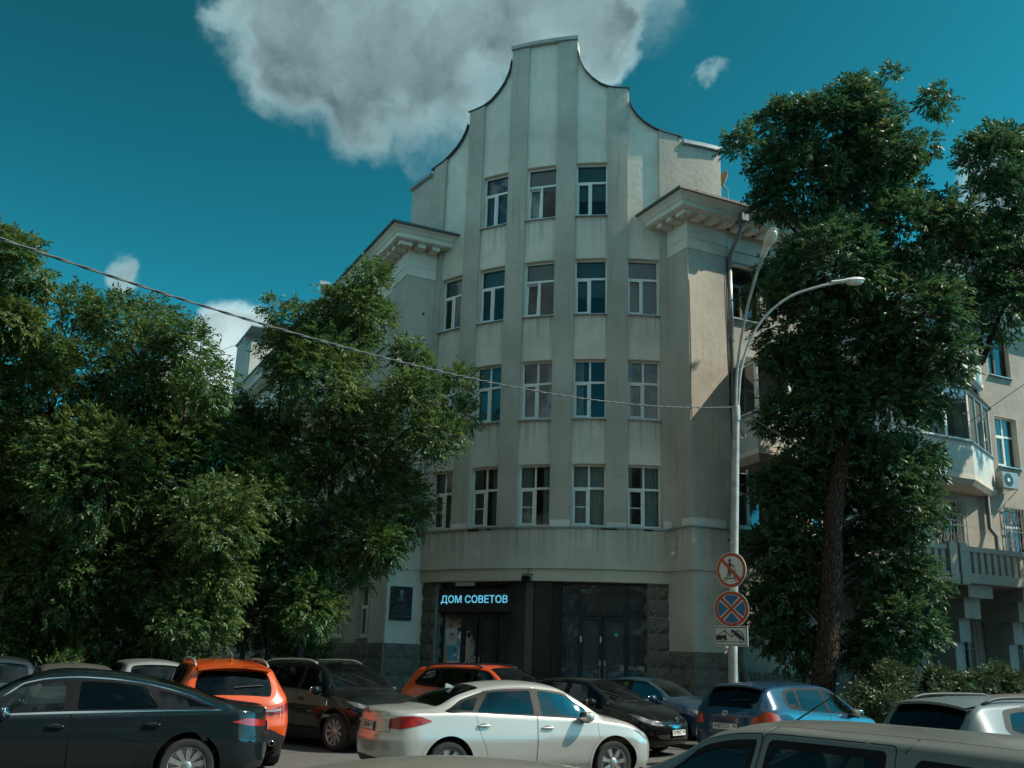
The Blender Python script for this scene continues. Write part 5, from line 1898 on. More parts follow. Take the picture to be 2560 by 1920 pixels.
# ------------------------------------------------------------------ street lamp
LX, LY = 5.05, 22.4
lamp = thing('street_lamp', 'tall pale grey street lamp with two curved arms beside the tree', 'street lamp', (LX, LY, 0))
MB().tube([(-.02, 0, 0), (0, 0, 2.0), (.18, 0, 6.2), (.24, 0, 7.55)], [.105, .10, .088, .08], 14).build('pole', LAMPGREY, lamp, smooth=True, angle=R_(50))
MB().lathe([(.10, 7.30), (.10, 7.62), (.09, 7.66)], 14, Matrix.Translation((.235, 0, 0))).build('pole_collar', LAMPGREY, lamp, smooth=True, angle=R_(50))


def smooth_path(P, n=8):
    P = [Vector(p) for p in P]
    P = [2 * P[0] - P[1]] + P + [2 * P[-1] - P[-2]]
    out = []
    for i in range(1, len(P) - 2):
        for j in range(n):
            t = j / n
            a, b, c, d = P[i - 1:i + 3]
            out.append(.5 * ((2 * b) + (c - a) * t + (2 * a - 5 * b + 4 * c - d) * t * t + (3 * b - a - 3 * c + d) * t ** 3))
    out.append(P[-2])
    return out


A1 = smooth_path([(.22, -.03, 7.5), (.28, -.10, 8.6), (.38, -.62, 9.7), (.50, -1.35, 10.5), (.56, -1.75, 10.76)])
A2 = smooth_path([(.27, 0, 7.5), (.42, 0, 8.7), (.86, 0, 9.72), (1.56, 0, 10.40), (2.25, 0, 10.70), (2.75, 0, 10.84)])
for path, nm in ((A1, 'a'), (A2, 'b')):
    arm = MB().tube(path, .032, 10).build('lamp_arm', LAMPGREY, lamp, smooth=True)
    e, d = path[-1], (path[-1] - path[-3]).normalized()
    q = d.to_track_quat('X', 'Z').to_matrix().to_4x4()
    if nm == 'b':
        q = Matrix.Rotation(R_(-6), 4, 'Y')
    M = Matrix.Translation(e) @ q @ Matrix.Scale(.85, 4)
    h = MB()
    vs, fs = [], []
    st = [(-.10, .075, .06, .06), (.05, .085, .065, .065), (.25, .10, .075, .075), (.38, .14, .08, .10), (.55, .165, .06, .115), (.72, .15, .05, .105), (.84, .09, .03, .07), (.88, .02, .0, .03)]
    ns = 14
    for x, wy, zl, zu in st:
        for j in range(ns):
            a = 2 * math.pi * j / ns
            vs.append(M @ Vector((x, wy * math.cos(a), (zu if math.sin(a) > 0 else zl * .4) * math.sin(a) + .02)))
    for i in range(len(st) - 1):
        for j in range(ns):
            fs.append((i * ns + j, i * ns + (j + 1) % ns, (i + 1) * ns + (j + 1) % ns, (i + 1) * ns + j))
    fs.append(tuple(range(ns)))
    h.add(vs, fs)
    hd = h.build('lamp_head', WHITEP, lamp, smooth=True, angle=R_(60))
    g = MB()
    blob(g, (.58, 0, -.01), (.25, .145, .105), 2.2, M)
    g.build('lamp_glass', m_simple('lamp_bowl', (0.62, 0.58, 0.48), 0.25, 0.15, 9), hd, smooth=True)
for z, s in ((7.15, -1), (6.9, 1), (6.4, -1), (6.05, 1), (5.75, -1)):
    MB().tube([(.2 + s * .10, -.02, z), (.2 + s * .22, -.02, z - .02), (.2 + s * .24, -.02, z + .09)], .010, 5).build('cable_hook', GREYMET, lamp)

# ------------------------------------------------------------------ road signs on the pole
SRED = m_simple('sign_red', (0.44, 0.045, 0.010), 0.35, 0.05, 6)
SBLUE = m_simple('sign_blue', (0.010, 0.105, 0.22), 0.35, 0.05, 6)
SWHITE = m_simple('sign_white', (0.60, 0.60, 0.55), 0.4, 0.05, 6)
SBLACK = m_simple('sign_black', (0.012, 0.014, 0.014), 0.4, 0.0, 6)


def disc(r0, r1, y, n=48, z0=0.0):
    """flat ring facing -y"""
    vs, fs = [], []
    for i in range(n):
        a = 2 * math.pi * i / n
        vs += [(r1 * math.cos(a), y, z0 + r1 * math.sin(a)), (r0 * math.cos(a), y, z0 + r0 * math.sin(a))]
    for i in range(n):
        j = (i + 1) % n
        fs.append((2 * i, 2 * j, 2 * j + 1, 2 * i + 1))
    return vs, fs


def bar(mb, x0, z0, x1, z1, w, y):
    d = Vector((x1 - x0, z1 - z0))
    n = Vector((-d.y, d.x)).normalized() * w / 2
    mb.add([(x0 + n.x, y, z0 + n.y), (x0 - n.x, y, z0 - n.y), (x1 - n.x, y, z1 - n.y), (x1 + n.x, y, z1 + n.y)], [(0, 1, 2, 3)])


def poly(mb, pts, y):
    mb.add([(x, y, z) for x, z in pts], [tuple(range(len(pts)))])


def ellipse(mb, cx, cz, rx, rz, y, n=18):
    poly(mb, [(cx + rx * math.cos(2 * math.pi * i / n), cz + rz * math.sin(2 * math.pi * i / n)) for i in range(n)], y)


RS = .39
rot1, rot2 = R_(-47), R_(-27)
s1 = thing('no_scooter_sign', 'round white and red no scooter sign, topmost on the lamp pole', 'road sign', (5.02, 22.17, 3.82), rot1)
MB().lathe([(.001, 0), (RS, 0), (RS, .012), (.001, .012)], 48, Matrix.Rotation(R_(90), 4, 'X')).build('sign_plate', SWHITE, s1)
MB().add(*disc(RS * .80, RS * .965, -.015)).build('red_ring', SRED, s1)
pg = MB()
ellipse(pg, -.03, .21, .032, .038, -.016)
poly(pg, [(-.065, .165), (-.005, .165), (.0, .05), (.0, -.02), (-.01, -.15), (-.045, -.15), (-.05, -.02), (-.075, -.15), (-.11, -.15), (-.075, .05)], -.016)
bar(pg, -.02, .15, .065, .075, .03, -.0165)
bar(pg, .05, .085, .10, .085, .02, -.016)
bar(pg, .085, .09, .125, -.17, .016, -.0163)
bar(pg, -.13, -.185, .06, -.185, .022, -.016)
bar(pg, .06, -.185, .11, -.13, .02, -.0161)
pg.add(*[(lambda v, f: ([(x - .145, y, z - .195) for x, y, z in v], f))(*disc(.026, .045, -.016, 20))][0])
pg.add(*[(lambda v, f: ([(x + .125, y, z - .195) for x, y, z in v], f))(*disc(.026, .045, -.016, 20))][0])
pg.build('scooter_pictogram', SBLACK, s1)
d = MB()
bar(d, -RS * .60, RS * .60, RS * .60, -RS * .60, .075, -.0195)
d.build('red_bar', SRED, s1)
MB().box(-.02, .02, .0, .12, -.12, .12).build('sign_bracket', GREYMET, s1)

s2 = thing('no_stopping_sign', 'round blue no stopping sign with red cross, under the scooter sign', 'road sign', (5.0, 22.17, 2.975), rot2)
MB().lathe([(.001, 0), (RS, 0), (RS, .012), (.001, .012)], 48, Matrix.Rotation(R_(90), 4, 'X')).build('sign_plate', SWHITE, s2)
MB().add(*disc(RS * .80, RS * .965, -.015)).build('red_ring', SRED, s2)
b = MB()
for k in range(4):
    a0, a1 = R_(90 * k + 12), R_(90 * k + 78)
    r = RS * .775
    pts = [(.075 * math.cos(R_(90 * k + 45)) * 1.0, .075 * math.sin(R_(90 * k + 45)))] + [(r * math.cos(a0 + (a1 - a0) * i / 10), r * math.sin(a0 + (a1 - a0) * i / 10)) for i in range(11)]
    pts = [(x * math.cos(R_(45)) - z * math.sin(R_(45)), x * math.sin(R_(45)) + z * math.cos(R_(45))) for x, z in pts]
    poly(b, pts, -.016)
b.build('blue_field', SBLUE, s2)
b = MB()
for sg in (1, -1):
    bar(b, -RS * .585, sg * RS * .585, RS * .585, -sg * RS * .585, .062, -.0165 - .001 * (sg > 0))
b.build('red_cross', SRED, s2)
MB().box(-.02, .02, .0, .12, -.12, .12).build('sign_bracket', GREYMET, s2)

s3 = thing('tow_away_plate', 'white plate with tow truck pictogram at the bottom of the signs', 'road sign', (4.97, 22.17, 2.39), rot1)
pw, ph = .43, .215
MB().box(-pw, pw, 0, .012, -ph, ph).build('sign_plate', SWHITE, s3)
b = MB()
t = .016
for x0, x1, z0, z1 in ((-pw + .02, pw - .02, ph - .02 - t, ph - .02), (-pw + .02, pw - .02, -ph + .02, -ph + .02 + t), (-pw + .02, -pw + .02 + t, -ph + .02 + t, ph - .02 - t), (pw - .02 - t, pw - .02, -ph + .02 + t, ph - .02 - t), (-pw + .05, pw - .05, -.125, -.112)):
    poly(b, [(x0, z0), (x1, z0), (x1, z1), (x0, z1)], -.003)
poly(b, [(-.385, .02), (-.12, .02), (-.10, -.085), (-.385, -.085)], -.0034)
bar(b, -.33, .02, -.15, .13, .018, -.0038)
bar(b, -.15, .15, -.15, .02, .018, -.0039)
bar(b, -.15, .12, .0, -.02, .018, -.0037)
bar(b, .0, -.02, .06, -.015, .018, -.0036)
poly(b, [(.0, .12), (.03, .15), (.12, .11), (.34, -.04), (.36, -.09), (.28, -.10), (.05, .05)], -.0035)
poly(b, [(.13, .105), (.20, .135), (.31, .06), (.345, -.03)], -.0033)
b.build('tow_truck_pictogram', SBLACK, s3)
b = MB()
for cx, cz in ((-.21, -.085), (.05, .045), (.27, -.095)):
    b.add(*(lambda v, f: ([(x + cx, y, z + cz) for x, y, z in v], f))(*disc(.001, .030, -.0055, 18)))
poly(b, [(.165, .095), (.20, .112), (.285, .052), (.305, .005), (.22, .06)], -.0052)
b.build('pictogram_hubs', SWHITE, s3)
b = MB()
for cx, cz in ((-.21, -.085), (.05, .045), (.27, -.095)):
    b.add(*(lambda v, f: ([(x + cx, y, z + cz) for x, y, z in v], f))(*disc(.030, .050, -.0047, 18)))
b.build('pictogram_tyres', SBLACK, s3)
MB().box(-.02, .02, .012, .13, -.1, .1).build('sign_bracket', GREYMET, s3)

# ------------------------------------------------------------------ overhead cables
CABM = m_simple('cable_sheath', (0.055, 0.06, 0.06), 0.6, 0.3, 12)


def cable(name, label, p0, p1, sag, r, twist=False, n=90):
    p0, p1 = Vector(p0), Vector(p1)
    c = p0
    base = []
    for i in range(n + 1):
        t = i / n
        p = p0.lerp(p1, t)
        p.z -= 4 * sag * t * (1 - t)
        base.append(p)
    mb = MB()
    if twist:
        side = (p1 - p0).cross(Vector((0, 0, 1))).normalized()
        for ph in (0, math.pi):
            pts = [p + (side * math.cos(i * .9 + ph) + Vector((0, 0, 1)) * math.sin(i * .9 + ph)) * r * .9 - c for i, p in enumerate(base)]
            mb.tube(pts, r, 5)
    else:
        mb.tube([p - c for p in base], r, 5)
    o = mb.build(name, CABM, smooth=True, loc=p0)
    return tag(o, label, 'cable', 'overhead cables')


cable('overhead_cable', 'thick twisted black cable crossing in front of the maples to the lamp pole', (-8.18, 5.0, 5.83), (5.2, 22.35, 7.62), .879, .0095, True, 260)
cable('overhead_cable', 'thin cable dropping from the lamp pole through the big tree to the balconied wall', (5.3, 22.42, 7.6), (17.4, 34.2, 6.3), .35, .0045)
cable('overhead_cable', 'thin cable rising steeply past the glazed balcony', (13.2, 31.0, 8.5), (19.5, 28.0, 13.2), .1, .010)
cable('overhead_cable', 'faint thin cable against the sky behind the big treetop', (6.6, 40, 17.0), (26, 34, 22.6), .3, .012)
cable('overhead_cable', 'faint far cable against the white cloud beside the far gable', (-19, 52, 16.6), (-13.6, 52, 18.9), .2, .012)

# ------------------------------------------------------------------ things on the house
HB = HOUSE.matrix_basis


def at_house(M):
    """loc and z-turn in the world of a frame given in house space"""
    W = HB @ M
    return W.translation.copy(), W.to_euler().z


# moving-letter sign over the left doors
loc, rz = at_house(ML @ Matrix.Translation((LL / 2, -.10, 3.44)))
led = thing('led_sign', 'dark illuminated sign board with pale blue letters over the doors', 'sign', loc, rz)
LEDB = m_simple('led_board', (0.030, 0.027, 0.025), 0.6, 0.25, 40)
MB().box(-LL / 2, LL / 2, -.05, .05, -.32, .32).build('sign_board', LEDB, led)
f = MB()
for x0, x1, z0, z1 in ((-LL / 2, LL / 2, .32, .345), (-LL / 2, LL / 2, -.345, -.32), (-LL / 2 - .02, -LL / 2, -.345, .345), (LL / 2, LL / 2 + .02, -.345, .345)):
    f.box(x0, x1, -.06, .055, z0, z1)
f.build('sign_frame', DARKFRAME, led)
m, k = new_mat('led_letters')
tc = k.n('ShaderNodeTexCoord').outputs['Object']
zz = k.n('ShaderNodeSeparateXYZ', {0: tc}).outputs['Z']
st = k.math('SINE', k.math('MULTIPLY', zz, 175.0))
c = k.mix(k.mapr(st, -.3, .5), (0.02, 0.10, 0.14), (0.18, 0.66, 0.95))
nz = k.noise(tc, 5.0, 2.0)
c = k.mix(k.mapr(nz, .45, .65, 0, .6), c, (0.10, 0.42, 0.62))
e = k.n('ShaderNodeEmission', {'Color': c, 'Strength': 0.5})
fin(k, e.outputs[0])
for i_, (dx_, dz_) in enumerate(((0, 0), (.012, 0), (0, .009), (.012, .009))):
    # four strokes of one moving-letter text give its bold weight
    o = text_obj('lettering', 'ДОМ СОВЕТОВ', .30, m, led, Matrix.Translation((-.036 + dx_, -.056 - .0006 * i_, .015 + dz_)) @ Matrix.Rotation(R_(90), 4, 'X'), .0002, fit=LL * .93)

# memorial plaque
loc, rz = at_house(FL @ Matrix.Translation((0.012, 0, 0)) @ Matrix.Rotation(R_(90), 4, 'Z') @ Matrix.Translation((.47, -.0, 3.31)))
plq = thing('memorial_plaque', 'black stone memorial plaque with engraved bust portrait on the pale pier', 'plaque', loc, rz)
PLQ = m_simple('plaque_granite', (0.014, 0.016, 0.018), 0.55, 0.3, 60, spec=.25)
MB().box(-.36, .36, -.045, 0, -.52, .52).build('slab', PLQ, plq)
ENG = m_simple('engraving', (0.15, 0.165, 0.165), 0.7, 0.25, 14)
ENG2 = m_simple('engraving_faint', (0.045, 0.05, 0.05), 0.7, 0.3, 14)
b = MB()
poly(b, [(-.15, .05), (-.14, .14), (-.05, .20), (.05, .20), (.14, .14), (.15, .05)], -.0465)
b.build('portrait_suit', ENG2, plq)
b = MB()
ellipse(b, 0, .31, .062, .085, -.0475)
poly(b, [(-.03, .235), (.03, .235), (.035, .20), (0, .10), (-.035, .20)], -.0472)
b.build('portrait_face', ENG, plq)
b = MB()
poly(b, [(-.066, .33), (-.05, .395), (0, .41), (.05, .395), (.066, .33), (.045, .365), (-.045, .365)], -.048)
b.build('portrait_hair', m_simple('engraving_light', (.24, .26, .26), .7, .2, 14), plq)
for i, (tx, w) in enumerate((('В этом доме', .36), ('в 1973 - 1977 гг. жил', .54), ('Борис Николаевич Ельцин', .64), ('Первый Президент', .52), ('Российской Федерации', .64))):
    text_obj('lettering', tx, .062, ENG, plq, Matrix.Translation((0, -.0465, -.06 - i * .082)) @ Matrix.Rotation(R_(90), 4, 'X'), .0006, fit=w)
for x in (-.31, .31):
    for z in (-.47, .47):
        b = MB()
        blob(b, (x, -.048, z), (.014, .01, .014))
        b.build('fixing_stud', CHROME, plq, smooth=True)

# paper notice on the left screen
loc, rz = at_house(ML @ Matrix.Translation((LL * .16, 0.0, 2.34)))
po = thing('paper_notice', 'white paper notice taped inside the glass under the letter sign', 'poster', loc, rz)
MB().box(-.20, .20, .008, .012, -.25, .25).build('sheet', m_simple('paper', (0.56, 0.56, 0.52), 0.8, .05, 6), po)
b = MB()
poly(b, [(-.07, .06), (.07, .06), (.07, .075), (.04, .075), (.03, .12), (.012, .12), (0, .17), (-.012, .12), (-.03, .12), (-.04, .075), (-.07, .075)], .006)
poly(b, [(-.14, .035), (.14, .035), (.14, .045), (-.14, .045)], .006)
b.build('print', SBLACK, po)
text_obj('lettering', 'ДОМ СОВЕТОВ', .06, SBLACK, po, Matrix.Translation((0, .006, -.03)) @ Matrix.Rotation(R_(90), 4, 'X'), .0004, fit=.28)
text_obj('lettering', 'вход', .035, SBLACK, po, Matrix.Translation((0, .006, -.10)) @ Matrix.Rotation(R_(90), 4, 'X'), .0004)

# small turquoise sticker on the right door
loc, rz = at_house(MR @ Matrix.Translation((LR * .655, -.016, 2.52)))
o = MB().box(-.045, .045, -.002, .0, -.045, .045).build('door_sticker', m_simple('turquoise', (0.03, 0.42, 0.40), .5, .05), loc=loc, rz=rz)
tag(o, 'small turquoise square sticker on the glass of the door', 'sticker')
# white pull tabs
for fx in (.235, .47):
    loc, rz = at_house(MR @ Matrix.Translation((LR * fx, -.055, 2.37)))
    o = MB().box(-.022, .022, -.012, .0, -.085, .085).build('paper_strip', SWHITE, loc=loc, rz=rz)
    tag(o, 'white vertical strip on the entrance door, %s' % ('on its hinge side' if fx < .3 else 'beside the lock'), 'label', 'white strips on the door')

# floodlight over the granite pier
loc, rz = at_house(Matrix.Rotation(R_(-.6), 4, 'Z') @ Matrix.Translation((0, -RB - .05, 4.02)))
fl = thing('floodlight', 'black floodlight with bracket above the granite pier', 'lamp', loc, rz)
b = MB()
blob(b, (0, -.16, .02), (.13, .10, .10), 4)
b.build('lamp_body', BLACKP, fl, smooth=True)
MB().box(-.11, .11, -.268, -.255, -.06, .09).build('lamp_glass', GLOSSB, fl)
MB().tube([(-.15, -.16, .02), (-.15, -.05, .16), (.15, -.05, .16), (.15, -.16, .02)], .014, 6).build('bracket', BLACKP, fl)
MB().tube([(0, -.05, .16), (.03, -.03, .3), (.06, -.03, .34)], .008, 5).build('wire', BLACKP, fl)
# strip light under the lintel
loc, rz = at_house(ML @ Matrix.Translation((LL * .38, -.22, 3.93)))
sl = thing('strip_light', 'pale strip light fixed under the lintel above the sign', 'lamp', loc, rz)
MB().box(-.33, .33, -.06, .06, -.05, .05).build('housing', PVC, sl)
MB().box(-.31, .31, -.045, .045, -.065, -.05).build('diffuser', SWHITE, sl)
# security camera on the right pavilion
loc, rz = at_house(FR @ Matrix.Translation((-.06, 0, 0)) @ Matrix.Rotation(R_(-90), 4, 'Z') @ Matrix.Translation((-.72, 0, 4.86)))
sc_ = thing('security_camera', 'small white security camera with hanging cable above the stone pier', 'camera', loc, rz)
MB().lathe([(.001, 0), (.045, 0), (.05, .03), (.05, .20), (.04, .22), (.001, .22)], 14, Matrix.Translation((0, -.12, 0)) @ Matrix.Rotation(R_(-35), 4, 'Z') @ Matrix.Rotation(R_(100), 4, 'Y') @ Matrix.Translation((0, 0, -.06))).build('housing', PVC, sc_, smooth=True, angle=R_(40))
MB().tube([(0, 0, .02), (0, -.07, .03), (0, -.11, 0)], .014, 6).build('bracket', PVC, sc_)
MB().tube(smooth_path([(-.02, -.01, 0.0), (.06, -.012, .2), (.05, -.012, .5), (-.06, -.012, .68)]), .007, 5).build('cable', BLACKP, sc_)
# air conditioner on the right front
loc, rz = at_house(FR @ Matrix.Translation((13.55, .12, 8.05)))
ac = thing('air_conditioner', 'white air conditioner box on brackets beside the glazed balcony', 'air conditioner', loc, rz)
MB().box(-.40, .40, -.42, -.12, .0, .56).build('housing', GREYMET, ac)
MB().add(*(lambda v, f: ([(x - .1, y, z + .28) for x, y, z in v], f))(*disc(.07, .235, -.424, 28))).build('fan_grille', DARKFRAME, ac)
MB().add(*(lambda v, f: ([(x - .1, y, z + .28) for x, y, z in v], f))(*disc(.001, .07, -.426, 16))).build('fan_hub', PVC, ac)
for x in (-.3, .3):
    MB().tube([(x, 0, -.02), (x, -.45, -.02), (x, -.02, -.35)], .018, 5).build('bracket', GREYMET, ac)
# satellite dish on the roof behind the right pavilion
loc = (7.55, 33.0, 18.55)
sdish = thing('satellite_dish', 'rusty orange satellite dish above the cornice beside the treetop', 'satellite dish', loc, R_(200))
DISH = m_simple('rusty_orange', (0.52, 0.22, 0.06), 0.6, 0.3, 7)
dp = MB().lathe([(.001, .0), (.18, .02), (.34, .07), (.48, .145), (.49, .14), (.34, .055), (.001, -.012)], 22, Matrix.Translation((0, 0, .35)) @ Matrix.Rotation(R_(68), 4, 'Y'))
dp.build('dish', DISH, sdish, smooth=True)
MB().tube([(-.03, 0, .3), (-.2, 0, .15), (-.2, 0, -2.8)], .025, 6).build('mast', GREYMET, sdish)
MB().tube([(.1, 0, -.05), (.5, 0, .40)], .014, 5).build('feed_arm', GREYMET, sdish)
for q in ((.45, -.3), (-.4, -.5)):
    MB().tube([(-.2, 0, -.5), (q[0], q[1], -.9), (q[0] * 2, q[1] * 2, -2.7)], .014, 5).build('stay', GREYMET, sdish)

# ------------------------------------------------------------------ house across the street (it shows in the windows)
BRK = m_simple('terracotta_plaster', (0.30, 0.115, 0.055), 0.85, 0.18, 0.8)
opp = thing('opposite_house', 'terracotta house across the street mirrored in the windows', 'building', (0, -26, 0))
ops = []
for i in range(16):
    for z in (1.5, 5.0, 8.5, 12.0, 15.5):
        ops.append((-38 + i * 4.8, -36.2 + i * 4.8, z, z + 2.1))
mb = MB()
wall_open(mb, -42, 42, 0, 19.5, -.4, 0, ops)
mb.box(-42, 42, -12, -.4, 0, 19.5)
mb.build('wall', BRK, opp)
mb = MB()
for z in (4.2, 7.7, 11.2, 14.7):
    mb.box(-42, 42, 0, .14, z, z + .28)
    o = mb.build('string_course', FRIEZE, opp)
    mb = MB()
MB().box(-42.4, 42.4, -12, .5, 19.5, 20.0).build('roof', ROOFM, opp)
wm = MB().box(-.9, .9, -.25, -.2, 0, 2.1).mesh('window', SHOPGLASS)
fm = MB().box(-.9, -.82, -.2, -.15, 0, 2.1).box(.82, .9, -.2, -.15, 0, 2.1).box(-.82, .82, -.2, -.15, 0, .08).box(-.82, .82, -.2, -.15, 2.02, 2.1).box(-.04, .04, -.2, -.15, .08, 2.02).mesh('frame', PVC)
for a, b_, z0, z1 in ops:
    w_ = link('window', wm, opp, ((a + b_) / 2, 0, z0))
    link('frame', fm, w_)

# ------------------------------------------------------------------ house at the far left behind the maples
far = thing('far_house', 'plain dim plaster house far behind the maples', 'building', (-29, 56, 0), R_(26))
ops = [(-14 + i * 3.6, -12.6 + i * 3.6, z, z + 1.7) for i in range(8) for z in (1.4, 4.8, 8.2)]
mb = MB()
wall_open(mb, -16, 16, 0, 12.0, 0, .4, ops)
mb.box(-16, 16, .4, 9, 0, 12.0)
mb.build('wall', OLDCON, far)
MB().box(-16.4, 16.4, -.4, 9.4, 12.0, 12.4).build('roof', ROOFM, far)
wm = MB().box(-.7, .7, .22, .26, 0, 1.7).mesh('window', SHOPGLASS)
for a, b_, z0, z1 in ops:
    link('window', wm, far, ((a + b_) / 2, 0, z0))

# ------------------------------------------------------------------ unseen house added across the side street so the doors mirror a wall, not sky
side = thing('added_side_house', 'unseen ochre house added across the side street for the entrance glass to mirror', 'building', (-27, 8, 0), R_(90))
ops = [(-30 + i * 3.5, -28.4 + i * 3.5, z, z + 1.9) for i in range(17) for z in (1.4, 4.9, 8.4, 11.9)]
mb = MB()
wall_open(mb, -32, 32, 0, 15.5, -.4, 0, [o for o in ops])
mb.box(-32, 32, .0, 8, 0, 15.5)
mb.v = [(x, -y, z) if False else (x, y, z) for x, y, z in mb.v]
mb.build('wall', m_simple('ochre_plaster', (0.24, 0.20, 0.14), .9, .15, .7), side)
MB().box(-32.4, 32.4, -.8, 8, 15.5, 15.9).build('roof', ROOFM, side)
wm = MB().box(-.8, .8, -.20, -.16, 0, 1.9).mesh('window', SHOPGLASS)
fm = MB().box(-.8, -.73, -.26, -.2, 0, 1.9).box(.73, .8, -.26, -.2, 0, 1.9).box(-.73, .73, -.26, -.2, 0, .07).box(-.73, .73, -.26, -.2, 1.83, 1.9).box(-.035, .035, -.26, -.2, .07, 1.83).mesh('frame', PVC)
for a, b_, z0, z1 in ops:
    w_ = link('window', wm, side, ((a + b_) / 2, 0, z0))
    link('frame', fm, w_)

# ------------------------------------------------------------------ small wear and fixings on the house
PATCH = m_plaster('patch_plaster', (0.70, 0.68, 0.60), .2, .3)
for d0, d1, z1 in ((-18.5, -14.6, 5.76), (3.6, 7.5, 5.80), (14.6, 18.4, 5.74), (25.6, 28.5, 5.82)):
    MB().arc(R_(d0), R_(d1), Z_LEDGE + .03, z1, RB + .05, RB + .0885, seg=4).build('plaster_patch', PATCH, HOUSE)
MB().box(-.0035, 1.2, -.0035, .5, Z_LEDGE + .05, 5.86, FR).build('plaster_patch', PATCH, HOUSE)
MB().box(-.004, .02, .62, .70, 12.92, 13.0, FL @ Matrix.Scale(-1, 4, (1, 0, 0))).build('vent_hole', SEAM, HOUSE)
for dx in (0.0, .06):
    MB().tube([FR @ Vector(q) for q in smooth_path([(1.48 + dx, -.02, 15.1), (1.46 + dx, -.03, 13.0), (1.50 + dx * .4, -.03, 11.0), (1.47 + dx, -.03, 9.2), (1.6, -.5, 8.3)])], .009, 5).build('wall_cable', BLACKP, HOUSE)
MB().tube([FR @ Vector(q) for q in smooth_path([(.03, -.012, 13.2), (.05, -.012, 11.0), (.03, -.012, 9.4), (.09, -.02, 8.7)])], .008, 5).build('wall_cable', BLACKP, HOUSE)

for d0, w_, h_ in ((-14.0, 2.6, .05), (-9.6, 1.0, .03), (13.6, 3.0, .03), (21.8, 1.6, .03)):
    MB().arc(R_(d0), R_(d0 + w_), Z_LEDGE - .025 - h_, Z_LEDGE - .021, RB + .09, RB + .135, seg=3).build('broken_edge', SEAM, HOUSE)

# ------------------------------------------------------------------ trees
def m_leaf(name, dark, mid, light, yellow, trans=0.35):
    m, k = new_mat(name)
    geo = k.n('ShaderNodeNewGeometry')
    rnd = geo.outputs['Random Per Island']
    at = k.n('ShaderNodeAttribute', attribute_name='tint').outputs['Fac']
    c = k.ramp(rnd, [(0.0, dark), (0.45, mid), (0.9, light), (1.0, light)])
    c = k.mix(k.math('MULTIPLY', at, k.mapr(rnd, 0, 1, .45, 1.0)), c, yellow)
    p = principled(k, color=c, rough=0.42, spec=0.42)
    t = k.n('ShaderNodeBsdfTranslucent', {'Color': k.mix(0.4, c, light)}).outputs[0]
    mx = k.n('ShaderNodeMixShader', {0: trans, 1: p.outputs[0], 2: t}).outputs[0]
    fin(k, mx)
    return m


LEAF_A = m_leaf('maple_leaves', (0.024, 0.066, 0.026), (0.048, 0.118, 0.036), (0.105, 0.185, 0.046), (0.26, 0.175, 0.020), .45)
LEAF_B = m_leaf('ash_leaves', (0.018, 0.056, 0.028), (0.036, 0.094, 0.040), (0.070, 0.150, 0.052), (0.22, 0.155, 0.018), 0.36)
LEAF_C = m_leaf('hedge_leaves', (0.018, 0.042, 0.020), (0.036, 0.078, 0.032), (0.080, 0.135, 0.055), (0.15, 0.12, 0.02), 0.25)


def m_bark(name, c0, c1):
    m, k = new_mat(name)
    tc = k.n('ShaderNodeTexCoord').outputs['Object']
    st = k.n('ShaderNodeMapping', {'Vector': tc, 'Scale': (1, 1, .22)}).outputs[0]
    st = k.vec('ADD', st, k.n('ShaderNodeVectorMath', {0: k.noise(tc, 5.0, 3.0, out='Color'), 'Scale': .12}, operation='SCALE').outputs[0])
    v = k.n('ShaderNodeTexVoronoi', {'Vector': st, 'Scale': 16.0}, feature='DISTANCE_TO_EDGE').outputs['Distance']
    n = k.noise(tc, 20.0, 5.0, .65)
    h = k.math('ADD', k.mapr(v, 0, .22), k.math('MULTIPLY', n, .4))
    c = k.mix(k.mapr(v, .0, .16), c0, c1)
    c = k.mix(k.mapr(n, .4, .8, 0, .4), c, tuple(x * 1.6 for x in c1))
    fin(k, principled(k, color=c, rough=.95, spec=.15, normal=bump(k, h, 1.0, .05)).outputs[0])
    return m


BARK = m_bark('bark', (0.020, 0.014, 0.010), (0.085, 0.055, 0.040))
BARK2 = m_bark('thin_bark', (0.025, 0.022, 0.018), (0.075, 0.062, 0.050))


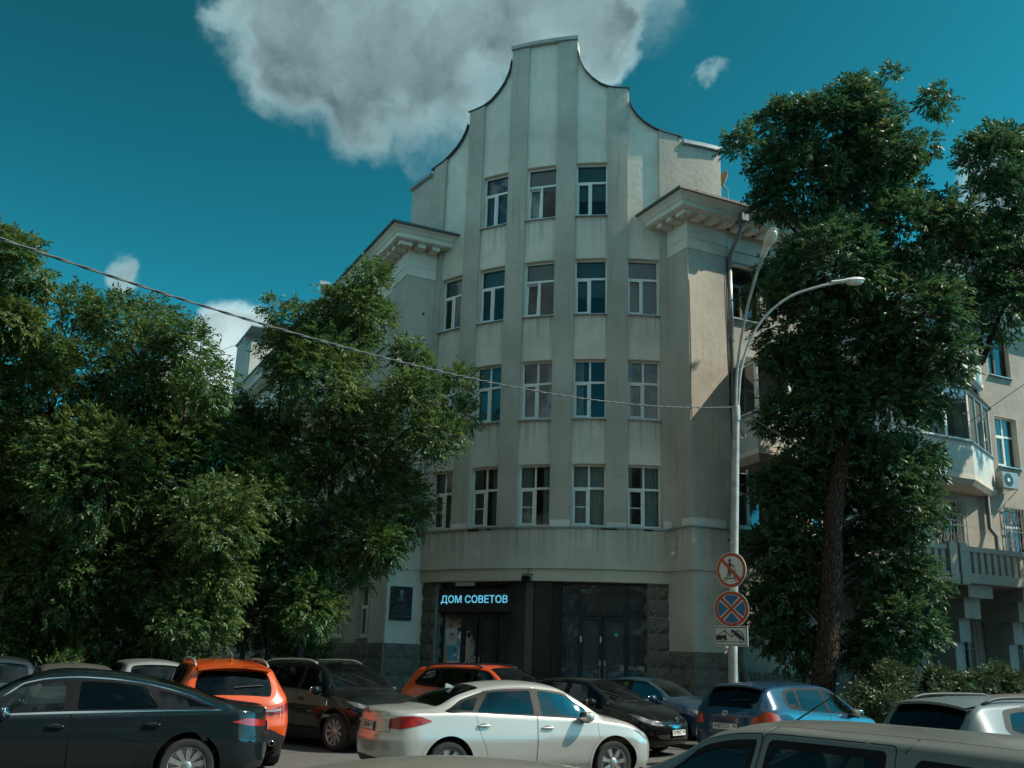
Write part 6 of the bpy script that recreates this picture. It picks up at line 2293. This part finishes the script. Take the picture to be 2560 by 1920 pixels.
def leaf_mesh(name, pts, rng, mat, per=9, ln=(.075, .125), wd=.36, droop=.55, twig=.32, tints=None):
    """pts: (n, 6) spray origin + outward direction -> compound leaves of folded leaflets"""
    n = len(pts)
    o = pts[:, :3]
    d = pts[:, 3:6] + rng.normal(0, .45, (n, 3))
    d[:, 2] -= droop * rng.uniform(.1, 1.0, n)
    d /= np.linalg.norm(d, axis=1, keepdims=True)
    up = np.array([0, 0, 1.0]) + rng.normal(0, .35, (n, 3))
    side = np.cross(d, up)
    side /= np.maximum(np.linalg.norm(side, axis=1, keepdims=True), 1e-6)
    nn = np.cross(side, d)
    L = twig * rng.uniform(.6, 1.25, n)
    k = np.arange(per)
    frac = np.where(k == per - 1, 1.0, .25 + .7 * (k // 2) / max(1, (per - 1) / 2 - .5))
    sgn = np.where(k == per - 1, 0.0, np.where(k % 2 == 0, 1.0, -1.0))
    B = o[:, None] + d[:, None] * (L[:, None] * frac[None])[..., None]
    B = B + (np.array([0, 0, -1.0]) * (L[:, None] * frac[None] ** 2 * .35 * droop)[..., None])
    D = d[:, None] * .75 + side[:, None] * (sgn[None] * .85)[..., None] + rng.normal(0, .22, (n, per, 3))
    D[..., 2] -= droop * rng.uniform(.15, .9, (n, per))
    D /= np.linalg.norm(D, axis=2, keepdims=True)
    Nn = nn[:, None] + rng.normal(0, .45, (n, per, 3))
    W = np.cross(D, Nn)
    W /= np.maximum(np.linalg.norm(W, axis=2, keepdims=True), 1e-6)
    Nn = np.cross(W, D)
    ll = rng.uniform(ln[0], ln[1], (n, per))[..., None]
    ww = ll * wd * rng.uniform(.8, 1.2, (n, per))[..., None]
    v0 = B
    v1 = B + D * ll * .42 + W * ww * .5 + Nn * ww * .16
    v2 = B + D * ll - Nn * ll * .12
    v3 = B + D * ll * .42 - W * ww * .5 + Nn * ww * .16
    V = np.stack([v0, v1, v2, v3], 2).reshape(-1, 3)
    m = n * per
    idx = np.arange(m)[:, None] * 4
    F = np.concatenate([idx + [0, 1, 2], idx + [0, 2, 3]], 1).reshape(-1)
    me = bpy.data.meshes.new(name)
    me.vertices.add(len(V))
    me.vertices.foreach_set('co', V.astype(np.float32).ravel())
    me.loops.add(len(F))
    me.loops.foreach_set('vertex_index', F.astype(np.int32))
    me.polygons.add(m * 2)
    me.polygons.foreach_set('loop_start', (np.arange(m * 2) * 3).astype(np.int32))
    me.polygons.foreach_set('loop_total', np.full(m * 2, 3, np.int32))
    if tints is not None:
        a = me.attributes.new('tint', 'FLOAT', 'POINT')
        a.data.foreach_set('value', np.repeat(tints, per * 4).astype(np.float32))
    me.materials.append(mat)
    me.update()
    return me


def crown_points(blobs, rng, dens, clump=.55, tip_yellow=.15, shell=.55, top_gain=1.0, fill=0):
    """sprays gathered into clumps on lumpy crown masses; returns points, tints and clump centres"""
    P, T, Cs = [], [], []
    for (x, y, z, r) in blobs:
        c = np.array([x, y, z])
        ncl = max(5, int(6.5 * r * r / (clump * clump) * .55) + 3)
        for _ in range(ncl):
            u = rng.normal(0, 1, 3)
            u /= np.linalg.norm(u)
            if u[2] < -.55 and rng.random() < .5:
                u[2] *= -1
            rr = max(.12, r - .30) * rng.uniform(shell, 1.02)
            cc = c + u * rr * np.array([1, 1, .95])
            cr = min(clump, r * .8) * rng.uniform(.55, 1.1)
            ns = max(4, int(dens * cr * cr * rng.uniform(.6, 1.3)))
            q = rng.normal(0, 1, (ns, 3))
            q /= np.linalg.norm(q, axis=1, keepdims=True)
            rad = cr * rng.uniform(.25, 1.0, (ns, 1)) ** .6
            pos = cc + q * rad * np.array([1, 1, .75])
            out = q * .6 + u * .9
            out[:, 2] += .15
            out /= np.linalg.norm(out, axis=1, keepdims=True)
            P.append(np.concatenate([pos, out], 1))
            ty = np.clip(rng.normal(tip_yellow, .18) + .25 * top_gain * max(0, u[2]) * tip_yellow * 2, 0, .85)
            T.append(np.full(ns, ty))
            Cs.append((cc, c))
        nf = int(fill * r * r)
        if nf:
            q = rng.normal(0, 1, (nf, 3))
            q /= np.linalg.norm(q, axis=1, keepdims=True)
            rad = max(.15, r - .12) * rng.uniform(.35, 1.0, (nf, 1)) ** .5
            out = q.copy()
            out[:, 2] += .2
            P.append(np.concatenate([c + q * rad, out], 1))
            T.append(np.clip(rng.normal(tip_yellow * .8, .12, nf), 0, .7))
    return np.concatenate(P), np.concatenate(T), Cs


def make_tree(name, label, blobs, stems, seed, mat, bark, loc, dens=95, group=None, **kw):
    rng = np.random.default_rng(seed)
    t = thing(name, label, 'tree', loc, 0, group)
    off = np.array(loc)
    ck = {q: kw.pop(q) for q in ('clump', 'tip_yellow', 'shell', 'top_gain', 'fill') if q in kw}
    P, T, Cs = crown_points(blobs, rng, dens, **ck)
    P[:, :3] -= off
    link('crown', leaf_mesh('crown', P, rng, mat, tints=T, **kw), t)
    # stems and limbs
    tr = MB()
    nodes = []
    for path, r0, r1, seg in stems:
        pts = smooth_path([tuple(np.array(p) - off) for p in path], 6)
        n = len(pts)
        rr = random.Random(seed)
        pts = [p + Vector((rr.uniform(-.02, .02), rr.uniform(-.02, .02), 0)) for p in pts]
        tr.tube(pts, [r0 + (r1 - r0) * (i / (n - 1)) ** .8 for i in range(n)], seg)
        nodes += [(np.array(p), r0 + (r1 - r0) * i / (n - 1)) for i, p in enumerate(pts)]
    tr.build('trunk', bark, t, smooth=True)
    br = MB()
    seen = {}
    npos = np.array([p for p, _ in nodes])
    for cc, c in Cs:
        key = tuple(c)
        if key not in seen:
            cl = c - off
            dd = np.linalg.norm(npos - (cl - [0, 0, .9]), axis=1)
            i = int(dd.argmin())
            a = Vector(npos[i])
            b = Vector(cl)
            if (b - a).length > .3:
                mid = a.lerp(b, .5) + Vector((rng.normal(0, .15), rng.normal(0, .15), .12 * (b - a).length))
                L = (b - a).length
                br.tube(smooth_path([a, mid, b], 3), [min(.02 + .02 * L, nodes[i][1] * .7) * (1 - .7 * q / 6) for q in range(7)], 5, caps=False)
            seen[key] = b
        if rng.random() < .55:
            b = seen[key]
            e = Vector(cc - off)
            mid = b.lerp(e, .5) + Vector((0, 0, .08))
            br.tube([b, mid, e], [.016, .010, .005], 3, caps=False)
    if br.v:
        tag(br.build('branches', bark, t, smooth=True), kind='stuff')
    return t


TA = [(-4.0, 25.39, 11.76, 0.57), (-4.45, 25.72, 11.05, 0.77), (-4.09, 26.96, 11.09, 0.67), (-4.76, 26.48, 10.21, 0.92), (-2.66, 25.41, 8.5, 0.8), (-1.48, 26.15, 9.07, 0.54), (-1.25, 26.25, 8.12, 0.48), (-1.94, 25.55, 7.42, 0.74), (-2.94, 26.82, 10.03, 0.55), (-5.05, 25.45, 8.82, 1.37), (-6.08, 26.06, 10.57, 0.65), (-6.86, 26.34, 11.08, 0.39), (-6.22, 26.15, 9.78, 0.9), (-4.09, 26.49, 7.29, 1.53), (-3.14, 26.82, 5.84, 1.08), (-6.04, 27.3, 7.4, 1.57), (-6.31, 25.83, 5.59, 1.34), (-5.87, 26.63, 4.23, 1.49), (-4.19, 26.73, 4.79, 1.5), (-3.4, 25.84, 4.6, 0.7), (-4.95, 25.4, 2.9, 0.85), (-6.5, 27.34, 2.67, 1.13), (-6.91, 25.89, 4.12, 0.96), (-5.31, 27.16, 1.62, 0.74), (-7.72, 26.49, 7.96, 0.9), (-7.01, 26.24, 6.63, 1.0)]
TB = [(-11.94, 25.37, 10.6, 0.63), (-9.81, 23.0, 9.51, 0.74), (-9.74, 25.16, 10.27, 0.69), (-8.46, 24.1, 9.19, 0.77), (-7.52, 23.19, 7.98, 0.68), (-9.81, 25.01, 8.41, 1.46), (-12.06, 25.88, 8.7, 1.51), (-12.04, 23.56, 8.29, 1.04), (-12.61, 24.92, 6.43, 1.43), (-10.19, 23.85, 5.84, 1.7), (-8.77, 25.27, 6.14, 1.56), (-8.01, 25.21, 7.02, 0.97), (-7.05, 23.6, 4.77, 1.11), (-9.02, 25.56, 3.67, 1.54), (-10.89, 25.0, 3.45, 1.62), (-12.31, 25.08, 3.41, 1.27), (-9.96, 25.52, 2.03, 1.05), (-7.43, 24.27, 2.52, 1.11), (-11.57, 25.33, 1.76, 0.92), (-8.83, 25.71, 1.73, 0.82), (-13.02, 23.23, 6.99, 1.23), (-13.7, 25.62, 4.47, 1.44), (-12.48, 24.16, 1.82, 0.99), (-7.02, 24.43, 3.42, 0.9), (-9.6, 25.8, 7.4, 1.2), (-10.9, 25.5, 7.1, 1.2), (-8.9, 25.9, 8.0, 1.0), (-12.2, 25.6, 5.2, 1.2)]
TC = [(-12.11, 22.15, 10.67, 0.73), (-12.26, 23.48, 10.21, 0.59), (-12.21, 22.5, 9.25, 0.78), (-13.75, 23.89, 11.86, 0.61), (-13.16, 22.46, 10.04, 0.9), (-11.96, 23.15, 10.72, 0.33), (-13.22, 22.76, 8.25, 1.0), (-14.6, 22.6, 9.0, 1.3), (-14.3, 23.0, 6.6, 1.3)]
TD = [(8.93, 23.69, 16.38, 0.88), (9.29, 22.61, 15.48, 0.6), (8.73, 22.57, 16.38, 0.3), (10.01, 24.04, 17.36, 0.23), (8.12, 24.06, 15.58, 1.01), (7.44, 23.57, 16.12, 0.31), (6.91, 24.49, 15.64, 0.71), (5.67, 22.64, 14.69, 0.45), (6.56, 24.31, 14.4, 0.57), (9.43, 22.54, 14.51, 0.89), (11.14, 24.61, 16.58, 0.46), (10.74, 23.72, 15.21, 0.37), (9.22, 23.68, 14.17, 1.35), (7.64, 24.62, 13.9, 1.27), (6.67, 24.15, 13.5, 0.56), (7.02, 24.15, 11.39, 0.85), (6.01, 22.24, 10.38, 0.45), (6.77, 23.06, 9.73, 0.92), (7.75, 22.32, 11.19, 1.36), (9.54, 22.6, 12.36, 1.16), (10.88, 22.66, 12.94, 0.7), (12.55, 24.33, 14.9, 0.95), (12.13, 22.43, 14.81, 0.41), (12.52, 22.87, 13.62, 0.71), (11.48, 23.38, 12.01, 1.19), (13.01, 24.31, 12.72, 0.87), (13.35, 24.61, 11.52, 0.74), (12.21, 23.94, 10.72, 0.96), (9.84, 22.66, 10.06, 1.25), (8.64, 23.52, 9.7, 1.28), (7.2, 23.94, 8.8, 0.94), (10.35, 22.23, 9.0, 0.71), (7.85, 23.87, 8.08, 1.1), (8.93, 23.06, 7.91, 1.07), (10.1, 23.63, 8.34, 0.64), (6.78, 23.84, 7.8, 0.58),
      (6.8, 24.17, 5.99, 0.69), (7.29, 24.02, 5.18, 0.79), (6.59, 24.05, 4.6, 0.56), (8.95, 23.7, 6.44, 1.13), (10.12, 24.0, 6.76, 0.69), (9.65, 23.63, 5.54, 0.95), (6.98, 23.98, 3.61, 0.83), (6.5, 24.04, 2.52, 0.55), (9.13, 24.27, 4.25, 1.08), (9.91, 23.89, 3.92, 0.67), (9.18, 23.52, 2.8, 0.92), (8.66, 24.03, 5.34, 0.68), (10.01, 23.71, 2.73, 0.38), (6.99, 24.24, 2.22, 0.66), (8.74, 23.89, 2.27, 0.76), (7.31, 23.88, 6.53, 0.69), (6.3, 24.41, 3.4, 0.34)]

make_tree('maple_tree', 'leafy maple with yellowing tips beside the memorial plaque', TA,
          [([(-5.3, 26.3, 0), (-5.25, 26.3, 1.5), (-4.9, 26.3, 4.5), (-4.6, 26.2, 8), (-4.3, 26, 11)], .16, .03, 9), ([(-5.9, 26.5, 0), (-6.05, 26.4, 1.5), (-6.3, 26.3, 5), (-6.4, 26.3, 9.5)], .12, .03, 8),
           ([(-6.9, 26.0, 0), (-6.6, 26.1, 2.4), (-6.9, 26.2, 5.0)], .09, .03, 7), ([(-4.7, 26.3, 5), (-3.2, 26.0, 7.2), (-1.6, 26.0, 8.6)], .07, .02, 6)],
          11, LEAF_A, BARK2, (-5.3, 26.3, 0), dens=150, group='maples along the street front', shell=.3, fill=210, clump=.6, droop=.4, tip_yellow=.13, ln=(.085, .15), wd=.38)
make_tree('maple_tree', 'broad dense maple behind the black sedan and the orange car', TB,
          [([(-10.2, 25.2, 0), (-10.1, 25.0, 3), (-9.9, 24.6, 6), (-9.6, 24.5, 9.5)], .17, .04, 9), ([(-8.5, 25.4, 0), (-8.2, 25.2, 2.5), (-8.3, 24.8, 5), (-8.4, 24.5, 8.4)], .13, .03, 8),
           ([(-12.0, 25.2, 0), (-12.1, 25.2, 3), (-12.0, 25, 7), (-11.9, 25.3, 10)], .14, .03, 8), ([(-9.2, 25.4, .2), (-7.9, 24.6, 2.6), (-7.2, 24.0, 4.4)], .07, .025, 6)],
          12, LEAF_A, BARK2, (-10.2, 25.2, 0), dens=150, group='maples along the street front', shell=.28, fill=210, clump=.6, droop=.4, tip_yellow=.13, ln=(.085, .15), wd=.38)
make_tree('maple_tree', 'taller dark treetop where the thick cable enters the picture', TC,
          [([(-14.4, 23, 0), (-14.2, 22.9, 5), (-13.4, 22.8, 9), (-12.8, 22.7, 11)], .2, .04, 9)],
          13, LEAF_A, BARK2, (-14.4, 23, 0), dens=215, group='maples along the street front', tip_yellow=.10, ln=(.10, .18), wd=.36)
KB = 1.13
TD = [(x, min(y, 23.35) if z > 8 else y, z, r) for x, y, z, r in TD]
TD = [(x * KB, y * KB, (z - 1.8) * KB + 1.8, r * KB) for x, y, z, r in TD]
TD += [(8.2, 28.2, 6.6, 1.0), (9.4, 28.3, 7.8, 1.1), (7.5, 28.0, 5.0, .8), (8.6, 28.2, 4.6, .8), (7.2, 27.9, 3.4, .6)]  # hidden leaf masses added behind the crown to shade the lower pavilion wall
make_tree('ash_tree', 'large dark green tree with thick furrowed trunk next to the lamp pole', TD,
          [([(x * KB, y * KB, max(0, (z - 1.8) * KB + 1.8) if z else 0) for x, y, z in pth], a_, b_, c_) for pth, a_, b_, c_ in
          [([(7.05, 23.2, 0), (7.15, 23.2, .7), (7.3, 23.25, 1.5), (7.6, 23.25, 3.8), (7.75, 23.25, 5.4), (8.07, 23.3, 6.8), (8.48, 23.3, 8.3), (8.94, 23.3, 10.1), (9.4, 23.3, 11.6), (9.7, 23.3, 13.4), (9.2, 23.4, 15.6)], .42, .05, 16),
           ([(8.3, 23.3, 7.6), (7.9, 23.4, 9.5), (7.6, 23.6, 12.0), (7.6, 23.9, 14.5)], .17, .03, 9), ([(8.7, 23.25, 9.2), (9.6, 23.2, 9.4), (10.8, 23.2, 9.35), (11.62, 23.2, 9.2)], .16, .13, 10), ([(9.3, 23.3, 11.3), (10.8, 23.5, 12.3), (12.3, 23.8, 14.2)], .12, .03, 8)]],
          14, LEAF_B, BARK, (7.97, 26.2, 0), dens=120, fill=130, tip_yellow=.04, ln=(.11, .19), wd=.42, droop=.4, clump=.5)
# a neighbour of the big tree, just outside the picture: it dapples the terrace and balconies
x, y = 21.5, 30.5
rr_ = random.Random(9)
bl = [(x + rr_.uniform(-2.6, 2.6), y + rr_.uniform(-2.4, 2.4), rr_.uniform(3.5, 14.5), rr_.uniform(1.0, 1.6)) for _ in range(24)]
make_tree('ash_tree', 'big tree beyond the weathered terrace whose shade falls on it', bl, [([(x, y, 0), (x + .2, y, 4), (x, y + .2, 9)], .3, .06, 9)], 21, LEAF_B, BARK, (x, y, 0), dens=60, tip_yellow=.04, ln=(.13, .2), wd=.45)
# trees further along the left front
rng0 = random.Random(5)
for i, (x, y, h) in enumerate(((-15.5, 32, 9), (-18.5, 27, 9.5), (-14.5, 40, 8.5), (-20, 36, 10))):
    bl = [(x + rng0.uniform(-1.8, 1.8), y + rng0.uniform(-1.5, 1.5), h * rng0.uniform(.22, .92), rng0.uniform(1.0, 1.7)) for _ in range(15)]
    make_tree('maple_tree', ('shadowed maple glimpsed behind the broad dense maple', 'maple standing beside the tall dark treetop', 'far maple near the end gable of the tree-lined front', 'farthest maple beyond the tree-lined front')[i], bl,
              [([(x, y, 0), (x + .1, y, h * .45), (x - .1, y, h * .85)], .2, .04, 8)], 30 + i, LEAF_A, BARK2, (x, y, 0), dens=60, group='maples along the street front', tip_yellow=.10, ln=(.12, .20), wd=.4)

# shrubs
def shrub(x, y, w, h, seed, label, mat=None, dens=330, ln=(.05, .085), group='shrubs under the terrace'):
    rng = np.random.default_rng(seed)
    t = thing('shrub', label, 'shrub', (x, y, .08), 0, group)
    bl = [(rng.uniform(-w, w), rng.uniform(-w * .6, w * .6), h * rng.uniform(.25, .82), rng.uniform(.32, .52) * h * .5) for _ in range(9)]
    P, T, Cs = crown_points(bl, rng, dens, clump=.30, tip_yellow=.05, shell=.45)
    P = P[P[:, 2] > .03]
    T = T[:len(P)]
    link('foliage', leaf_mesh('foliage', P, rng, mat or LEAF_C, per=7, ln=ln, wd=.5, droop=.1, twig=.20, tints=T), t)
    st = MB()
    for cc, c in Cs[::3]:
        st.tube([(rng.normal(0, .12), rng.normal(0, .08), 0), tuple(c * np.array([.6, .6, .7])), tuple(cc)], [.014, .010, .005], 4, caps=False)
    st.build('stems', BARK2, t)
    return t


for i, (x, y, w, h, lab) in enumerate(((8.9, 25.2, .9, 1.9, 'round shrub directly beside the thick tree trunk'), (10.3, 25.6, .9, 2.0, 'yellowish shrub second from the thick tree trunk'), (11.7, 26.2, .9, 2.0, 'shrub below the weathered balustrade post'),
                                       (13.2, 26.8, 1.0, 2.1, 'dark shrub between the balustrade post and the tall shrub'), (14.8, 27.6, 1.0, 2.3, 'tallest shrub under the weathered terrace'), (11.0, 24.3, .8, 1.5, 'low shrub in front of the others above the sand coloured roof'), (9.4, 24.2, .7, 1.35, 'low shrub at the foot of the thick trunk'))):
    shrub(x, y, w, h, 60 + i, lab)
for i, (x, y, w, h, lab) in enumerate(((-7.0, 26.6, .9, 1.5, 'dark shrub between the orange car and the maple stems'), (-8.9, 25.6, 1.0, 1.7, 'dark shrub behind the light grey hatchback'), (-10.4, 23.2, 1.1, 1.9, 'dark shrub behind the taupe sedan'), (-12.9, 22.9, 1.1, 2.0, 'dark shrub behind the navy hatchback'))):
    shrub(x, y, w, h, 80 + i, lab, LEAF_A, 130, (.06, .10), 'shrubs under the maples')
